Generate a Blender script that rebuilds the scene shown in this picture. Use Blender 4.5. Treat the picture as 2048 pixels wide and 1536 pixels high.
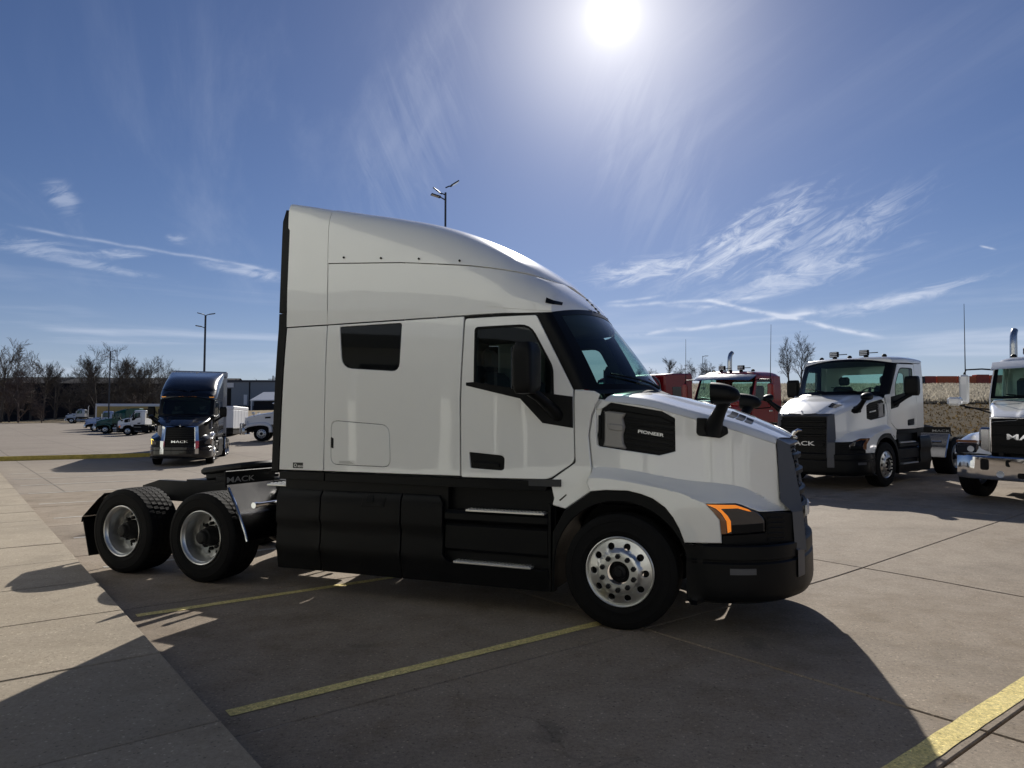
import bpy, bmesh, math, random
from mathutils import Vector, Matrix
from mathutils.geometry import delaunay_2d_cdt
R = math.radians
for o in list(bpy.data.objects): bpy.data.objects.remove(o, do_unlink=True)
scene = bpy.context.scene
C = scene.collection
random.seed(7)
# ---------------------------------------------------------------- camera
cam_d = bpy.data.cameras.new('camera'); cam = bpy.data.objects.new('camera', cam_d); C.objects.link(cam)
cam.location = (0, 0, 1.79); cam.rotation_euler = (R(90 + 3.143), 0, 0)
cam_d.sensor_width = 36; cam_d.lens = 36 * 1420 / 2048; cam_d.clip_start = .05; cam_d.clip_end = 3000
scene.camera = cam
# ---------------------------------------------------------------- world: sky with cirrus and contrails, sun
SUN_AZ, SUN_EL = 8.3, 30.3
SD = Vector((math.sin(R(SUN_AZ)) * math.cos(R(SUN_EL)), math.cos(R(SUN_AZ)) * math.cos(R(SUN_EL)), math.sin(R(SUN_EL))))
EXPO = 0.0
world = bpy.data.worlds.new('World'); scene.world = world; world.use_nodes = True
def build_world():
    nt = world.node_tree; nt.nodes.clear(); N = nt.nodes; L = nt.links
    def nd(t, **k):
        n = N.new(t)
        for a, b in k.items(): setattr(n, a, b)
        return n
    def ma(op, a, b=None, c=None, cl=False):
        n = nd('ShaderNodeMath', operation=op, use_clamp=cl)
        for i, q in enumerate((a, b, c)):
            if q is None: continue
            if isinstance(q, (int, float)): n.inputs[i].default_value = q
            else: L.new(q, n.inputs[i])
        return n.outputs[0]
    out = nd('ShaderNodeOutputWorld'); bg = nd('ShaderNodeBackground'); L.new(bg.outputs[0], out.inputs[0])
    bg.inputs[1].default_value = .05
    sky = nd('ShaderNodeTexSky', sky_type='NISHITA', sun_disc=False)
    sky.sun_elevation = R(SUN_EL); sky.sun_rotation = R(SUN_AZ); sky.altitude = 200
    sky.air_density = 1.0; sky.dust_density = .2; sky.ozone_density = 4.6
    tc = nd('ShaderNodeTexCoord'); nrm = nd('ShaderNodeVectorMath', operation='NORMALIZE'); L.new(tc.outputs['Generated'], nrm.inputs[0])
    sp = nd('ShaderNodeSeparateXYZ'); L.new(nrm.outputs[0], sp.inputs[0]); X, Y, Z = sp.outputs
    A = ma('MULTIPLY', ma('ARCTAN2', X, Y), 180 / math.pi)
    El = ma('MULTIPLY', ma('ARCSINE', Z), 180 / math.pi)
    zz = ma('ADD', ma('MAXIMUM', Z, 0.0), .06)
    U = ma('DIVIDE', X, zz); V = ma('DIVIDE', Y, zz)
    def noise(u, v, w, scale, det=6, rough=.6, dist=0.):
        cb = nd('ShaderNodeCombineXYZ'); 
        for i, q in enumerate((u, v, w)):
            if isinstance(q, (int, float)): cb.inputs[i].default_value = q
            else: L.new(q, cb.inputs[i])
        n = nd('ShaderNodeTexNoise'); n.inputs['Scale'].default_value = scale; n.inputs['Detail'].default_value = det
        n.inputs['Roughness'].default_value = rough; n.inputs['Distortion'].default_value = dist
        L.new(cb.outputs[0], n.inputs['Vector']); return n.outputs['Fac']
    def ramp(x, a, b):
        n = nd('ShaderNodeMapRange', interpolation_type='SMOOTHSTEP'); L.new(x, n.inputs[0])
        n.inputs[1].default_value = a; n.inputs[2].default_value = b; return n.outputs[0]
    def rot(a0, e0, ang):
        c, s = math.cos(R(ang)), math.sin(R(ang))
        da = ma('SUBTRACT', A, a0); de = ma('SUBTRACT', El, e0)
        return ma('ADD', ma('MULTIPLY', da, c), ma('MULTIPLY', de, s)), ma('SUBTRACT', ma('MULTIPLY', de, c), ma('MULTIPLY', da, s))
    def gauss(x, w): return ma('POWER', math.e, ma('MULTIPLY', ma('POWER', ma('ABSOLUTE', ma('DIVIDE', x, w)), 2.0), -1.0))
    total = None
    def acc(x):
        nonlocal total
        total = x if total is None else ma('ADD', total, x)
    # high thin veil, streaked, present over the whole sky
    u1 = ma('ADD', ma('MULTIPLY', U, .94), ma('MULTIPLY', V, .34)); v1 = ma('SUBTRACT', ma('MULTIPLY', V, .94), ma('MULTIPLY', U, .34))
    veil = ma('MULTIPLY', ramp(noise(ma('MULTIPLY', u1, 2.2), ma('MULTIPLY', v1, .38), 3.1, 1.0, 7, .62, .6), .50, .80), ramp(noise(U, V, 9.3, .42, 3, .5, .3), .42, .66))
    acc(ma('MULTIPLY', veil, .12))
    # low bands of haze cloud towards the horizon
    band = ma('MULTIPLY', ramp(noise(ma('MULTIPLY', A, .045), ma('MULTIPLY', El, .55), 1.7, 1.0, 5, .55, .4), .46, .72), gauss(ma('SUBTRACT', El, 4.6), 4.2))
    acc(ma('MULTIPLY', band, .42)); acc(ma('MULTIPLY', gauss(El, 6.5), .30))
    # wisps: azimuth, elevation, half length, half height, tilt, strength; the filaments run along the tilt
    def fil(ang, sx, sy, sd, det, dist):
        lx, ly = rot(0., 0., ang)
        return noise(ma('MULTIPLY', lx, sx), ma('MULTIPLY', ly, sy), sd, 1., det, .66, dist)
    F = {25: fil(25, .30, 1.05, 1.3, 6, 1.2), 8: fil(8, .30, 1.15, 5.1, 6, 1.0), 90: fil(64, .13, .75, 7.7, 6, .9), -90: fil(-64, .13, .75, 3.7, 5, .9)}
    for a0, e0, wl, wh, ang, amp, fk in ((18.5, 14.0, 6.5, 1.8, 27, .92, 25), (10.5, 12.0, 4.6, 1.1, 5, .85, 8), (24.5, 13.4, 6.8, 1.6, 22, .52, 25), (21.5, 10.7, 7.8, 1.1, 13, .6, 8),
                                         (29., 8.8, 5.5, .6, 12, .55, 8), (-32.8, 15.2, 1.3, .85, -50, .34, 25), (-29.2, 11.9, 2.0, .4, 5, .4, 8), (-25.6, 13.3, .8, .42, 0, .4, 8),
                                         (-20.5, 11.4, 3.3, .55, -8, .5, 8), (-35, 11.9, 4.0, .6, -4, .36, 8), (-31, 10.9, 5, .35, -6, .28, 8), (-8, 22.5, 4.5, 10, -24, .10, -90), (11.0, 20.5, 5., 8, 25, .13, 90)):
        lx, ly = rot(a0, e0, ang)
        m = ma('MULTIPLY', gauss(lx, wl), gauss(ly, wh))
        acc(ma('MULTIPLY', ma('MULTIPLY', ramp(ma('ADD', F[fk], ma('MULTIPLY', m, .22)), .50, .88), ramp(m, .03, .8)), amp))
    # contrails: from (azimuth, elevation) to (azimuth, elevation), width, strength
    wob = ma('MULTIPLY', ma('SUBTRACT', noise(ma('MULTIPLY', A, .22), ma('MULTIPLY', El, .2), .3, 1., 2), .5), .55)
    brk = ramp(noise(ma('MULTIPLY', A, .6), ma('MULTIPLY', El, 1.2), 2.3, 1., 4), .25, .6)
    for a0, e0, a1, e1, w, amp in ((7.1, 9.3, 20.5, 9.6, .12, .5), (7.2, 9.5, 12.8, 10.0, .10, .45), (14.8, 9.75, 28.2, 5.9, .15, .85), (9.0, 6.9, 24.5, 8.2, .14, .62), (20.5, 8.0, 31, 9.0, .3, .35),
                                  (-36.2, 13.0, -18.0, 11.6, .10, .28), (33.6, 11.9, 34.7, 11.4, .06, .6), (11.5, 9.3, 17, 8.8, .16, .35)):
        ln = math.hypot(a1 - a0, e1 - e0); ang = math.degrees(math.atan2(e1 - e0, a1 - a0))
        lx, ly = rot((a0 + a1) / 2, (e0 + e1) / 2, ang)
        m = ma('MULTIPLY', gauss(ma('ADD', ly, wob), w), ramp(ma('ABSOLUTE', lx), ln / 2, ln / 2 - min(2., ln * .3)))
        acc(ma('MULTIPLY', ma('MULTIPLY', m, brk), amp))
    fac = ma('MULTIPLY', ma('MINIMUM', total, .92), ramp(El, -.5, 2.5))
    mix = nd('ShaderNodeMix', data_type='RGBA'); L.new(fac, mix.inputs['Factor']); tn = nd('ShaderNodeVectorMath', operation='MULTIPLY'); L.new(sky.outputs[0], tn.inputs[0]); tn.inputs[1].default_value = (1.03, 1.0, 1.17); L.new(tn.outputs[0], mix.inputs['A'])
    mix.inputs['B'].default_value = (13.6, 14.8, 17.6, 1)
    # the sun seen through thin cirrus: disc and forward-scattered light round it
    dt = nd('ShaderNodeVectorMath', operation='DOT_PRODUCT'); L.new(nrm.outputs[0], dt.inputs[0]); dt.inputs[1].default_value = SD
    th = ma('MULTIPLY', ma('ARCCOSINE', ma('MINIMUM', dt.outputs['Value'], .9999999)), 180 / math.pi)
    gl = ma('ADD', ma('MULTIPLY', gauss(th, 1.1), 24.), ma('ADD', ma('MULTIPLY', gauss(th, 2.5), 8.), ma('ADD', ma('MULTIPLY', gauss(th, 7.3), 13.5), ma('MULTIPLY', gauss(th, 15.), 2.0))))
    gl = ma('MULTIPLY', gl, ma('ADD', .75, ma('MULTIPLY', veil, .8)))
    gc = nd('ShaderNodeVectorMath', operation='SCALE'); gc.inputs[0].default_value = (1.05, .99, .86); L.new(gl, gc.inputs['Scale'])
    ad = nd('ShaderNodeVectorMath', operation='ADD'); L.new(mix.outputs['Result'], ad.inputs[0]); L.new(gc.outputs[0], ad.inputs[1])
    L.new(ad.outputs[0], bg.inputs[0])
build_world()
world.cycles.sampling_method = 'MANUAL'; world.cycles.sample_map_resolution = 256
sun_d = bpy.data.lights.new('sun', 'SUN'); sun_d.energy = 5.0; sun_d.angle = R(.55); sun_d.color = (1, .95, .87)
sun = bpy.data.objects.new('sun', sun_d); C.objects.link(sun); sun.rotation_euler = SD.to_track_quat('Z', 'Y').to_euler(); sun.location = SD * 40
vs = scene.view_settings; vs.view_transform = 'Standard'; vs.look = 'None'; vs.gamma = 1; vs.exposure = EXPO; vs.use_curve_mapping = False
scene.cycles.max_bounces = 8; scene.cycles.transparent_max_bounces = 16
# ---------------------------------------------------------------- small maths
def lerp(a, b, t): return a + (b - a) * t
def sm(t): t = min(1., max(0., t)); return t * t * (3 - 2 * t)
def li(t, x):
    if x <= t[0][0]: return t[0][1]
    for (a, b), (c, d) in zip(t, t[1:]):
        if x <= c: return lerp(b, d, (x - a) / (c - a))
    return t[-1][1]
def spl(t, x):
    """smooth (Catmull-Rom) table lookup"""
    n = len(t)
    if x <= t[0][0]: return t[0][1]
    if x >= t[-1][0]: return t[-1][1]
    for i in range(n - 1):
        if x <= t[i + 1][0]: break
    x0, y0 = t[i]; x1, y1 = t[i + 1]; h = x1 - x0; u = (x - x0) / h
    m0 = ((y1 - t[i - 1][1]) / (x1 - t[i - 1][0]) if i > 0 else (y1 - y0) / h) * h
    m1 = ((t[i + 2][1] - y0) / (t[i + 2][0] - x0) if i + 2 < n else (y1 - y0) / h) * h
    return (2 * u**3 - 3 * u**2 + 1) * y0 + (u**3 - 2 * u**2 + u) * m0 + (3 * u**2 - 2 * u**3) * y1 + (u**3 - u**2) * m1
# ---------------------------------------------------------------- materials
MT = {}
def mat(name, col, rough=.5, metal=0., coat=0., spec=.5, var=0., vs_=4., bump=0., bs=200., emit=None, es=0., rvar=0.):
    m = bpy.data.materials.new(name); m.use_nodes = True; nt = m.node_tree; b = nt.nodes['Principled BSDF']
    b.inputs['Base Color'].default_value = (*col, 1); b.inputs['Roughness'].default_value = rough; b.inputs['Metallic'].default_value = metal
    b.inputs['Coat Weight'].default_value = coat; b.inputs['Coat Roughness'].default_value = .03; b.inputs['Specular IOR Level'].default_value = spec
    if emit: b.inputs['Emission Color'].default_value = (*emit, 1); b.inputs['Emission Strength'].default_value = es
    if var or bump or rvar:
        tc = nt.nodes.new('ShaderNodeTexCoord')
    if var or rvar:
        n = nt.nodes.new('ShaderNodeTexNoise'); n.inputs['Scale'].default_value = vs_; n.inputs['Detail'].default_value = 7; n.inputs['Roughness'].default_value = .65
        nt.links.new(tc.outputs['Object'], n.inputs['Vector'])
        mr = nt.nodes.new('ShaderNodeMapRange'); nt.links.new(n.outputs['Fac'], mr.inputs[0]); mr.inputs[1].default_value = .25; mr.inputs[2].default_value = .75
        if var:
            mr.inputs[3].default_value = 1 - var; mr.inputs[4].default_value = 1 + var
            h = nt.nodes.new('ShaderNodeVectorMath'); h.operation = 'SCALE'; h.inputs[0].default_value = col; nt.links.new(mr.outputs[0], h.inputs['Scale'])
            nt.links.new(h.outputs[0], b.inputs['Base Color'])
        if rvar:
            m2 = nt.nodes.new('ShaderNodeMapRange'); nt.links.new(n.outputs['Fac'], m2.inputs[0]); m2.inputs[1].default_value = .3; m2.inputs[2].default_value = .7
            m2.inputs[3].default_value = rough - rvar; m2.inputs[4].default_value = rough + rvar; nt.links.new(m2.outputs[0], b.inputs['Roughness'])
    if bump:
        n2 = nt.nodes.new('ShaderNodeTexNoise'); n2.inputs['Scale'].default_value = bs; n2.inputs['Detail'].default_value = 3
        nt.links.new(tc.outputs['Object'], n2.inputs['Vector'])
        bp = nt.nodes.new('ShaderNodeBump'); bp.inputs['Strength'].default_value = bump; bp.inputs['Distance'].default_value = .004
        nt.links.new(n2.outputs['Fac'], bp.inputs['Height']); nt.links.new(bp.outputs[0], b.inputs['Normal'])
    MT[name] = m; return m
def glass(name, tint, refl=1.45, rough=0.):
    m = bpy.data.materials.new(name); m.use_nodes = True; nt = m.node_tree; nt.nodes.clear()
    o = nt.nodes.new('ShaderNodeOutputMaterial'); t = nt.nodes.new('ShaderNodeBsdfTransparent'); g = nt.nodes.new('ShaderNodeBsdfGlossy'); f = nt.nodes.new('ShaderNodeLayerWeight')
    x = nt.nodes.new('ShaderNodeMixShader'); t.inputs[0].default_value = (*tint, 1); g.inputs['Roughness'].default_value = rough; f.inputs[0].default_value = .5
    pw = nt.nodes.new('ShaderNodeMath'); pw.operation = 'POWER'; pw.inputs[1].default_value = 5.; nt.links.new(f.outputs['Facing'], pw.inputs[0])
    mm = nt.nodes.new('ShaderNodeMath'); mm.operation = 'MULTIPLY_ADD'; mm.inputs[1].default_value = .94; mm.inputs[2].default_value = .05; nt.links.new(pw.outputs[0], mm.inputs[0])
    nt.links.new(mm.outputs[0], x.inputs[0]); nt.links.new(t.outputs[0], x.inputs[1]); nt.links.new(g.outputs[0], x.inputs[2]); nt.links.new(x.outputs[0], o.inputs[0])
    MT[name] = m; return m
mat('paint_white', (.82, .82, .80), .26, coat=1., var=.015, vs_=1.5)
def ripple(m):
    nt = MT[m].node_tree; b = nt.nodes['Principled BSDF']; tc = nt.nodes.new('ShaderNodeTexCoord'); n = nt.nodes.new('ShaderNodeTexNoise'); n.inputs['Scale'].default_value = 1.6; n.inputs['Detail'].default_value = 1.5
    nt.links.new(tc.outputs['Object'], n.inputs['Vector']); bp = nt.nodes.new('ShaderNodeBump'); bp.inputs['Strength'].default_value = .35; bp.inputs['Distance'].default_value = .012
    nt.links.new(n.outputs['Fac'], bp.inputs['Height']); nt.links.new(bp.outputs[0], b.inputs['Coat Normal'])
ripple('paint_white'); MT['paint_white'].node_tree.nodes['Principled BSDF'].inputs['Coat IOR'].default_value = 1.65
mat('paint_black', (.004, .0045, .007), .25, coat=.6, spec=.25)
mat('paint_red', (.25, .007, .010), .3, coat=.5, spec=.2, var=.06)
mat('paint_orange_red', (.42, .035, .015), .3, coat=.6, var=.06)
mat('paint_silver', (.34, .36, .40), .3, metal=.3, coat=1.)
mat('paint_pale_blue', (.42, .50, .68), .3, coat=1.)
mat('paint_green', (.006, .075, .05), .3, coat=.5, spec=.2)
mat('plastic_black', (.0035, .0038, .0045), .44, spec=.17, var=.18, vs_=2.2, bump=.10, bs=420, rvar=.07)
mat('plastic_gloss', (.004, .0045, .0055), .4, spec=.16)
mat('plastic_grey', (.075, .078, .088), .42, bump=.08, bs=500)
mat('vent_grey', (.27, .26, .25), .4, metal=.2, bump=.05)
mat('rubber', (.005, .005, .0054), .75, spec=.16, var=.25, vs_=3., bump=.12, bs=160)
mat('aluminium', (.70, .70, .68), .36, metal=1., rvar=.07, vs_=9.)
mat('chrome', (.66, .67, .69), .09, metal=1.)
mat('steel_dark', (.010, .010, .011), .5, spec=.2, var=.3, vs_=6.)
mat('stainless', (.40, .40, .41), .16, metal=1., rvar=.05, vs_=5.)
mat('interior', (.035, .036, .038), .7, var=.1)
mat('seat_cloth', (.05, .05, .055), .85, var=.15, vs_=12.)
mat('headliner', (.12, .12, .12), .9)
mat('glass_black', (.006, .007, .008), .04, spec=.6)
mat('lens_dark', (.02, .022, .03), .05, coat=1.)
mat('lens_clear', (.55, .57, .6), .08, coat=1.)
mat('amber', (.75, .20, .01), .2, coat=1., emit=(1, .27, .02), es=.55)
mat('amber_dark', (.20, .07, .02), .2, coat=1.)
mat('amber_lit', (.9, .7, .1), .2, emit=(1, .72, .08), es=2.2)
mat('marker_lit', (.8, .35, .05), .2, emit=(1, .38, .08), es=.3)
mat('fender_metal', (.17, .17, .175), .22, metal=1., rvar=.05, vs_=5.)
mat('stack_steel', (.55, .55, .55), .26, metal=1.)
mat('letter_white', (.75, .75, .74), .3, metal=.3)
mat('letter_grey', (.34, .34, .33), .4)
mat('sticker_black', (.01, .01, .01), .35)
mat('sticker_white', (.7, .7, .68), .4)
mat('tread_metal', (.70, .69, .66), .32, metal=.8, bump=.3, bs=90)
glass('glass_green', (.55, .74, .68)); glass('glass_tint', (.50, .60, .57), 1.5)
def ground_mat(name, cols, sc=(.25, 2.5), speck=.25, speck_scale=160., rough=.85, bump=.25, joints=False, spec=.35, wear=False):
    """cols = dark, mid, light; big stains x mottling x grain, all in world metres"""
    m = bpy.data.materials.new(name); m.use_nodes = True; nt = m.node_tree; N = nt.nodes; L = nt.links; b = N['Principled BSDF']
    g = N.new('ShaderNodeNewGeometry')
    def no(s, d=6, r=.6, dist=0.):
        n = N.new('ShaderNodeTexNoise'); n.inputs['Scale'].default_value = s; n.inputs['Detail'].default_value = d; n.inputs['Roughness'].default_value = r; n.inputs['Distortion'].default_value = dist
        L.new(g.outputs['Position'], n.inputs['Vector']); return n.outputs['Fac']
    def ma(op, a, bb=0.):
        n = N.new('ShaderNodeMath'); n.operation = op
        for i, q in enumerate((a, bb)):
            if isinstance(q, (int, float)): n.inputs[i].default_value = q
            else: L.new(q, n.inputs[i])
        return n.outputs[0]
    f = ma('ADD', ma('MULTIPLY', no(sc[0], 5, .6, .5), .5), ma('MULTIPLY', no(sc[1], 8, .7), .5))
    r = N.new('ShaderNodeValToRGB'); L.new(f, r.inputs[0]); e = r.color_ramp.elements; e[0].position = .36; e[1].position = .64
    e[0].color = (*cols[0], 1); e[1].color = (*cols[2], 1); q = e.new(.5); q.color = (*cols[1], 1)
    def stretch(x, a=.36, b=.64):
        q = N.new('ShaderNodeMapRange'); L.new(x, q.inputs[0]); q.inputs[1].default_value = a; q.inputs[2].default_value = b; return q.outputs[0]
    s = stretch(no(speck_scale, 3, .8)); s2 = stretch(no(speck_scale * .22, 4, .75))
    k = ma('ADD', 1 - speck, ma('MULTIPLY', ma('ADD', s, s2), speck))
    vo = N.new('ShaderNodeTexVoronoi'); vo.inputs['Scale'].default_value = speck_scale * .13; L.new(g.outputs['Position'], vo.inputs['Vector'])
    pit = N.new('ShaderNodeMapRange'); L.new(vo.outputs['Distance'], pit.inputs[0]); pit.inputs[1].default_value = .05; pit.inputs[2].default_value = .16; pit.inputs[3].default_value = .45; pit.inputs[4].default_value = 1.
    sel = N.new('ShaderNodeMapRange'); L.new(no(9., 2), sel.inputs[0]); sel.inputs[1].default_value = .55; sel.inputs[2].default_value = .62
    k = ma('MULTIPLY', k, ma('ADD', ma('MULTIPLY', ma('SUBTRACT', pit.outputs[0], 1.), ma('MULTIPLY', sel.outputs[0], speck * 2.)), 1.))
    if wear:
        oi = N.new('ShaderNodeObjectInfo'); k = ma('MULTIPLY', k, ma('ADD', .93, ma('MULTIPLY', oi.outputs['Random'], .13)))
        wn = N.new('ShaderNodeTexNoise'); wn.inputs['Scale'].default_value = 1.3; wn.inputs['Detail'].default_value = 6; L.new(g.outputs['Position'], wn.inputs['Vector'])
        wv = N.new('ShaderNodeVectorMath'); wv.operation = 'MULTIPLY_ADD'; L.new(wn.outputs['Color'], wv.inputs[0]); wv.inputs[1].default_value = (.9, .9, 0); L.new(g.outputs['Position'], wv.inputs[2])
        cr = N.new('ShaderNodeTexVoronoi'); cr.feature = 'DISTANCE_TO_EDGE'; cr.inputs['Scale'].default_value = .17; L.new(wv.outputs[0], cr.inputs['Vector'])
        cm = ma('MULTIPLY', ma('SUBTRACT', 1., stretch(cr.outputs['Distance'], .0006, .0022)), stretch(no(.35, 2), .52, .58))
        ov = N.new('ShaderNodeTexVoronoi'); ov.inputs['Scale'].default_value = 1.25; L.new(wv.outputs[0], ov.inputs['Vector']); osp = N.new('ShaderNodeSeparateColor'); L.new(ov.outputs['Color'], osp.inputs[0])
        spot = ma('MULTIPLY', ma('SUBTRACT', 1., stretch(ov.outputs['Distance'], .04, .20)), ma('GREATER_THAN', osp.outputs[1], .80))
        blot = stretch(no(.55, 5, .62, .8), .50, .66)
        k = ma('MULTIPLY', k, ma('SUBTRACT', 1., ma('ADD', ma('MULTIPLY', cm, .18), ma('ADD', ma('MULTIPLY', spot, .34), ma('MULTIPLY', blot, .17)))))
    v2 = N.new('ShaderNodeTexVoronoi'); v2.inputs['Scale'].default_value = speck_scale * .35; L.new(g.outputs['Position'], v2.inputs['Vector'])
    sepc = N.new('ShaderNodeSeparateColor'); L.new(v2.outputs['Color'], sepc.inputs[0])
    chip = ma('MULTIPLY', ma('GREATER_THAN', sepc.outputs[0], .955), ma('LESS_THAN', v2.outputs['Distance'], .42)); chd = ma('MULTIPLY', ma('LESS_THAN', sepc.outputs[0], .05), ma('LESS_THAN', v2.outputs['Distance'], .42))
    k = ma('MULTIPLY', k, ma('ADD', 1., ma('SUBTRACT', ma('MULTIPLY', chip, .55), ma('MULTIPLY', chd, .4))))
    if joints:
        sp = N.new('ShaderNodeSeparateXYZ'); L.new(g.outputs['Position'], sp.inputs[0])
        for cx, cy, per in ((.788, .616, 4.6), (.616, -.788, 3.4)):
            t = ma('DIVIDE', ma('ADD', ma('MULTIPLY', sp.outputs[0], cx), ma('MULTIPLY', sp.outputs[1], cy)), per)
            d = ma('MULTIPLY', ma('ABSOLUTE', ma('SUBTRACT', ma('FRACT', t, 0), .5)), per)
            mr = N.new('ShaderNodeMapRange'); L.new(d, mr.inputs[0]); mr.inputs[1].default_value = .01; mr.inputs[2].default_value = .03; mr.inputs[3].default_value = .45; mr.inputs[4].default_value = 1.
            k = ma('MULTIPLY', k, mr.outputs[0])
    v = N.new('ShaderNodeVectorMath'); v.operation = 'SCALE'; L.new(r.outputs[0], v.inputs[0]); L.new(k, v.inputs['Scale']); L.new(v.outputs[0], b.inputs['Base Color'])
    b.inputs['Roughness'].default_value = rough; b.inputs['Specular IOR Level'].default_value = spec
    bp = N.new('ShaderNodeBump'); bp.inputs['Strength'].default_value = bump; bp.inputs['Distance'].default_value = .006; L.new(ma('ADD', s, ma('MULTIPLY', s2, 1.5)), bp.inputs['Height']); L.new(bp.outputs[0], b.inputs['Normal'])
    MT[name] = m; return m
ground_mat('concrete_lot', ((.20, .150, .098), (.283, .228, .170), (.335, .276, .210)), joints=False, speck=.34, wear=True)
ground_mat('concrete_far', ((.235, .195, .155), (.28, .235, .187), (.315, .268, .215)), joints=True, speck=.22)
ground_mat('concrete_walk', ((.30, .25, .185), (.35, .295, .222), (.39, .33, .252)), speck=.24, wear=True)
ground_mat('joint_dark', ((.05, .045, .04), (.07, .06, .05), (.10, .09, .08)), speck=.3)
ground_mat('line_yellow', ((.58, .47, .17), (.74, .61, .24), (.80, .67, .30)), sc=(1.2, 14.), speck=.5, bump=.3)
ground_mat('line_white', ((.40, .37, .32), (.52, .49, .44), (.6, .57, .52)), sc=(1.2, 14.), speck=.4)
ground_mat('grass_dry', ((.06, .042, .022), (.085, .062, .032), (.115, .085, .046)), sc=(.12, .6), speck=.3, speck_scale=14., rough=1., bump=.8, spec=.1)
ground_mat('grass_tan', ((.24, .19, .11), (.32, .25, .155), (.38, .31, .2)), sc=(.04, .5), speck=.5, speck_scale=8., rough=1., bump=.5, spec=.1)
ground_mat('stubble_soil', ((.11, .092, .07), (.17, .145, .112), (.25, .215, .17)), sc=(.15, 2.2), speck=.7, speck_scale=9., rough=1., bump=.8, spec=.1)
def straw(name, col):
    m = bpy.data.materials.new(name); m.use_nodes = True; nt = m.node_tree; nt.nodes.clear(); N = nt.nodes; L = nt.links
    o = N.new('ShaderNodeOutputMaterial'); d = N.new('ShaderNodeBsdfDiffuse'); t = N.new('ShaderNodeBsdfTranslucent'); x = N.new('ShaderNodeMixShader'); x.inputs[0].default_value = .45
    g = N.new('ShaderNodeNewGeometry'); n = N.new('ShaderNodeTexNoise'); n.inputs['Scale'].default_value = 1.7; n.inputs['Detail'].default_value = 5; L.new(g.outputs['Position'], n.inputs['Vector'])
    r = N.new('ShaderNodeMapRange'); L.new(n.outputs['Fac'], r.inputs[0]); r.inputs[1].default_value = .3; r.inputs[2].default_value = .7; r.inputs[3].default_value = .5; r.inputs[4].default_value = 1.3
    v = N.new('ShaderNodeVectorMath'); v.operation = 'SCALE'; v.inputs[0].default_value = col; L.new(r.outputs[0], v.inputs['Scale'])
    for b, i in ((d, 1), (t, 2)): L.new(v.outputs[0], b.inputs['Color']); L.new(b.outputs[0], x.inputs[i])
    L.new(x.outputs[0], o.inputs[0]); MT[name] = m
straw('stubble', (.50, .45, .36)); straw('grass_blade', (.15, .105, .05))
mat('bark', (.10, .085, .07), .9, var=.3, vs_=1.); mat('bark_red', (.11, .082, .07), .9, var=.3, vs_=1.)
mat('metal_wall', (.20, .23, .26), .5, var=.05); mat('metal_wall_dark', (.03, .03, .034), .95, spec=.1, var=.1); mat('roof_dark', (.03, .035, .05), .5)
mat('wall_pale', (.80, .835, .77), .6, var=.04); mat('pole_paint', (.035, .04, .05), .5)
mat('wood_pole', (.12, .10, .085), .9); mat('container_orange', (.72, .17, .06), .6, var=.2, vs_=1.); mat('container_red', (.5, .10, .06), .6, var=.2, vs_=1.); mat('container_white', (.55, .55, .55), .6, var=.1); mat('container_dark', (.05, .05, .06), .6)
mat('trailer_gold', (.50, .34, .10), .5, var=.08); mat('letter_brown', (.07, .035, .015), .6); mat('panel_white', (.72, .73, .74), .45, var=.03)
mat('door_grey', (.42, .43, .42), .5)
mat('kerb_yellow', (.55, .43, .10), .8, var=.3, vs_=6.)
# ---------------------------------------------------------------- mesh building
class MB:
    def __init__(s): s.v = []; s.f = []
    def add(s, vf, mx=None):
        v, f = vf; o = len(s.v)
        s.v += [tuple(mx @ Vector(q)) for q in v] if mx is not None else [tuple(q) for q in v]
        s.f += [tuple(i + o for i in q) for q in f]; return s
    def mesh(s, name, ang=35):
        me = bpy.data.meshes.new(name); me.from_pydata(s.v, [], s.f); me.validate(); me.update()
        if ang:
            me.polygons.foreach_set('use_smooth', [True] * len(me.polygons)); me.set_sharp_from_angle(angle=R(ang))
        return me
    def build(s, name, m, parent=None, ang=35, loc=None):
        me = s.mesh(name, ang); me.materials.append(MT[m]); return link(name, me, parent, loc)
def link(name, me, parent=None, loc=None, rot=None):
    o = bpy.data.objects.new(name, me); C.objects.link(o); o.parent = parent
    if loc is not None: o.location = loc
    if rot is not None: o.rotation_euler = rot
    return o
def tag(o, label=None, cat=None, group=None, kind=None):
    for k, q in (('label', label), ('category', cat), ('group', group), ('kind', kind)):
        if q: o[k] = q
    return o
def thing(name, label, cat, loc=(0, 0, 0), rz=0., group=None):
    o = link(name, None, None, loc, (0, 0, rz)); o.empty_display_size = .3; return tag(o, label, cat, group)
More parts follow.
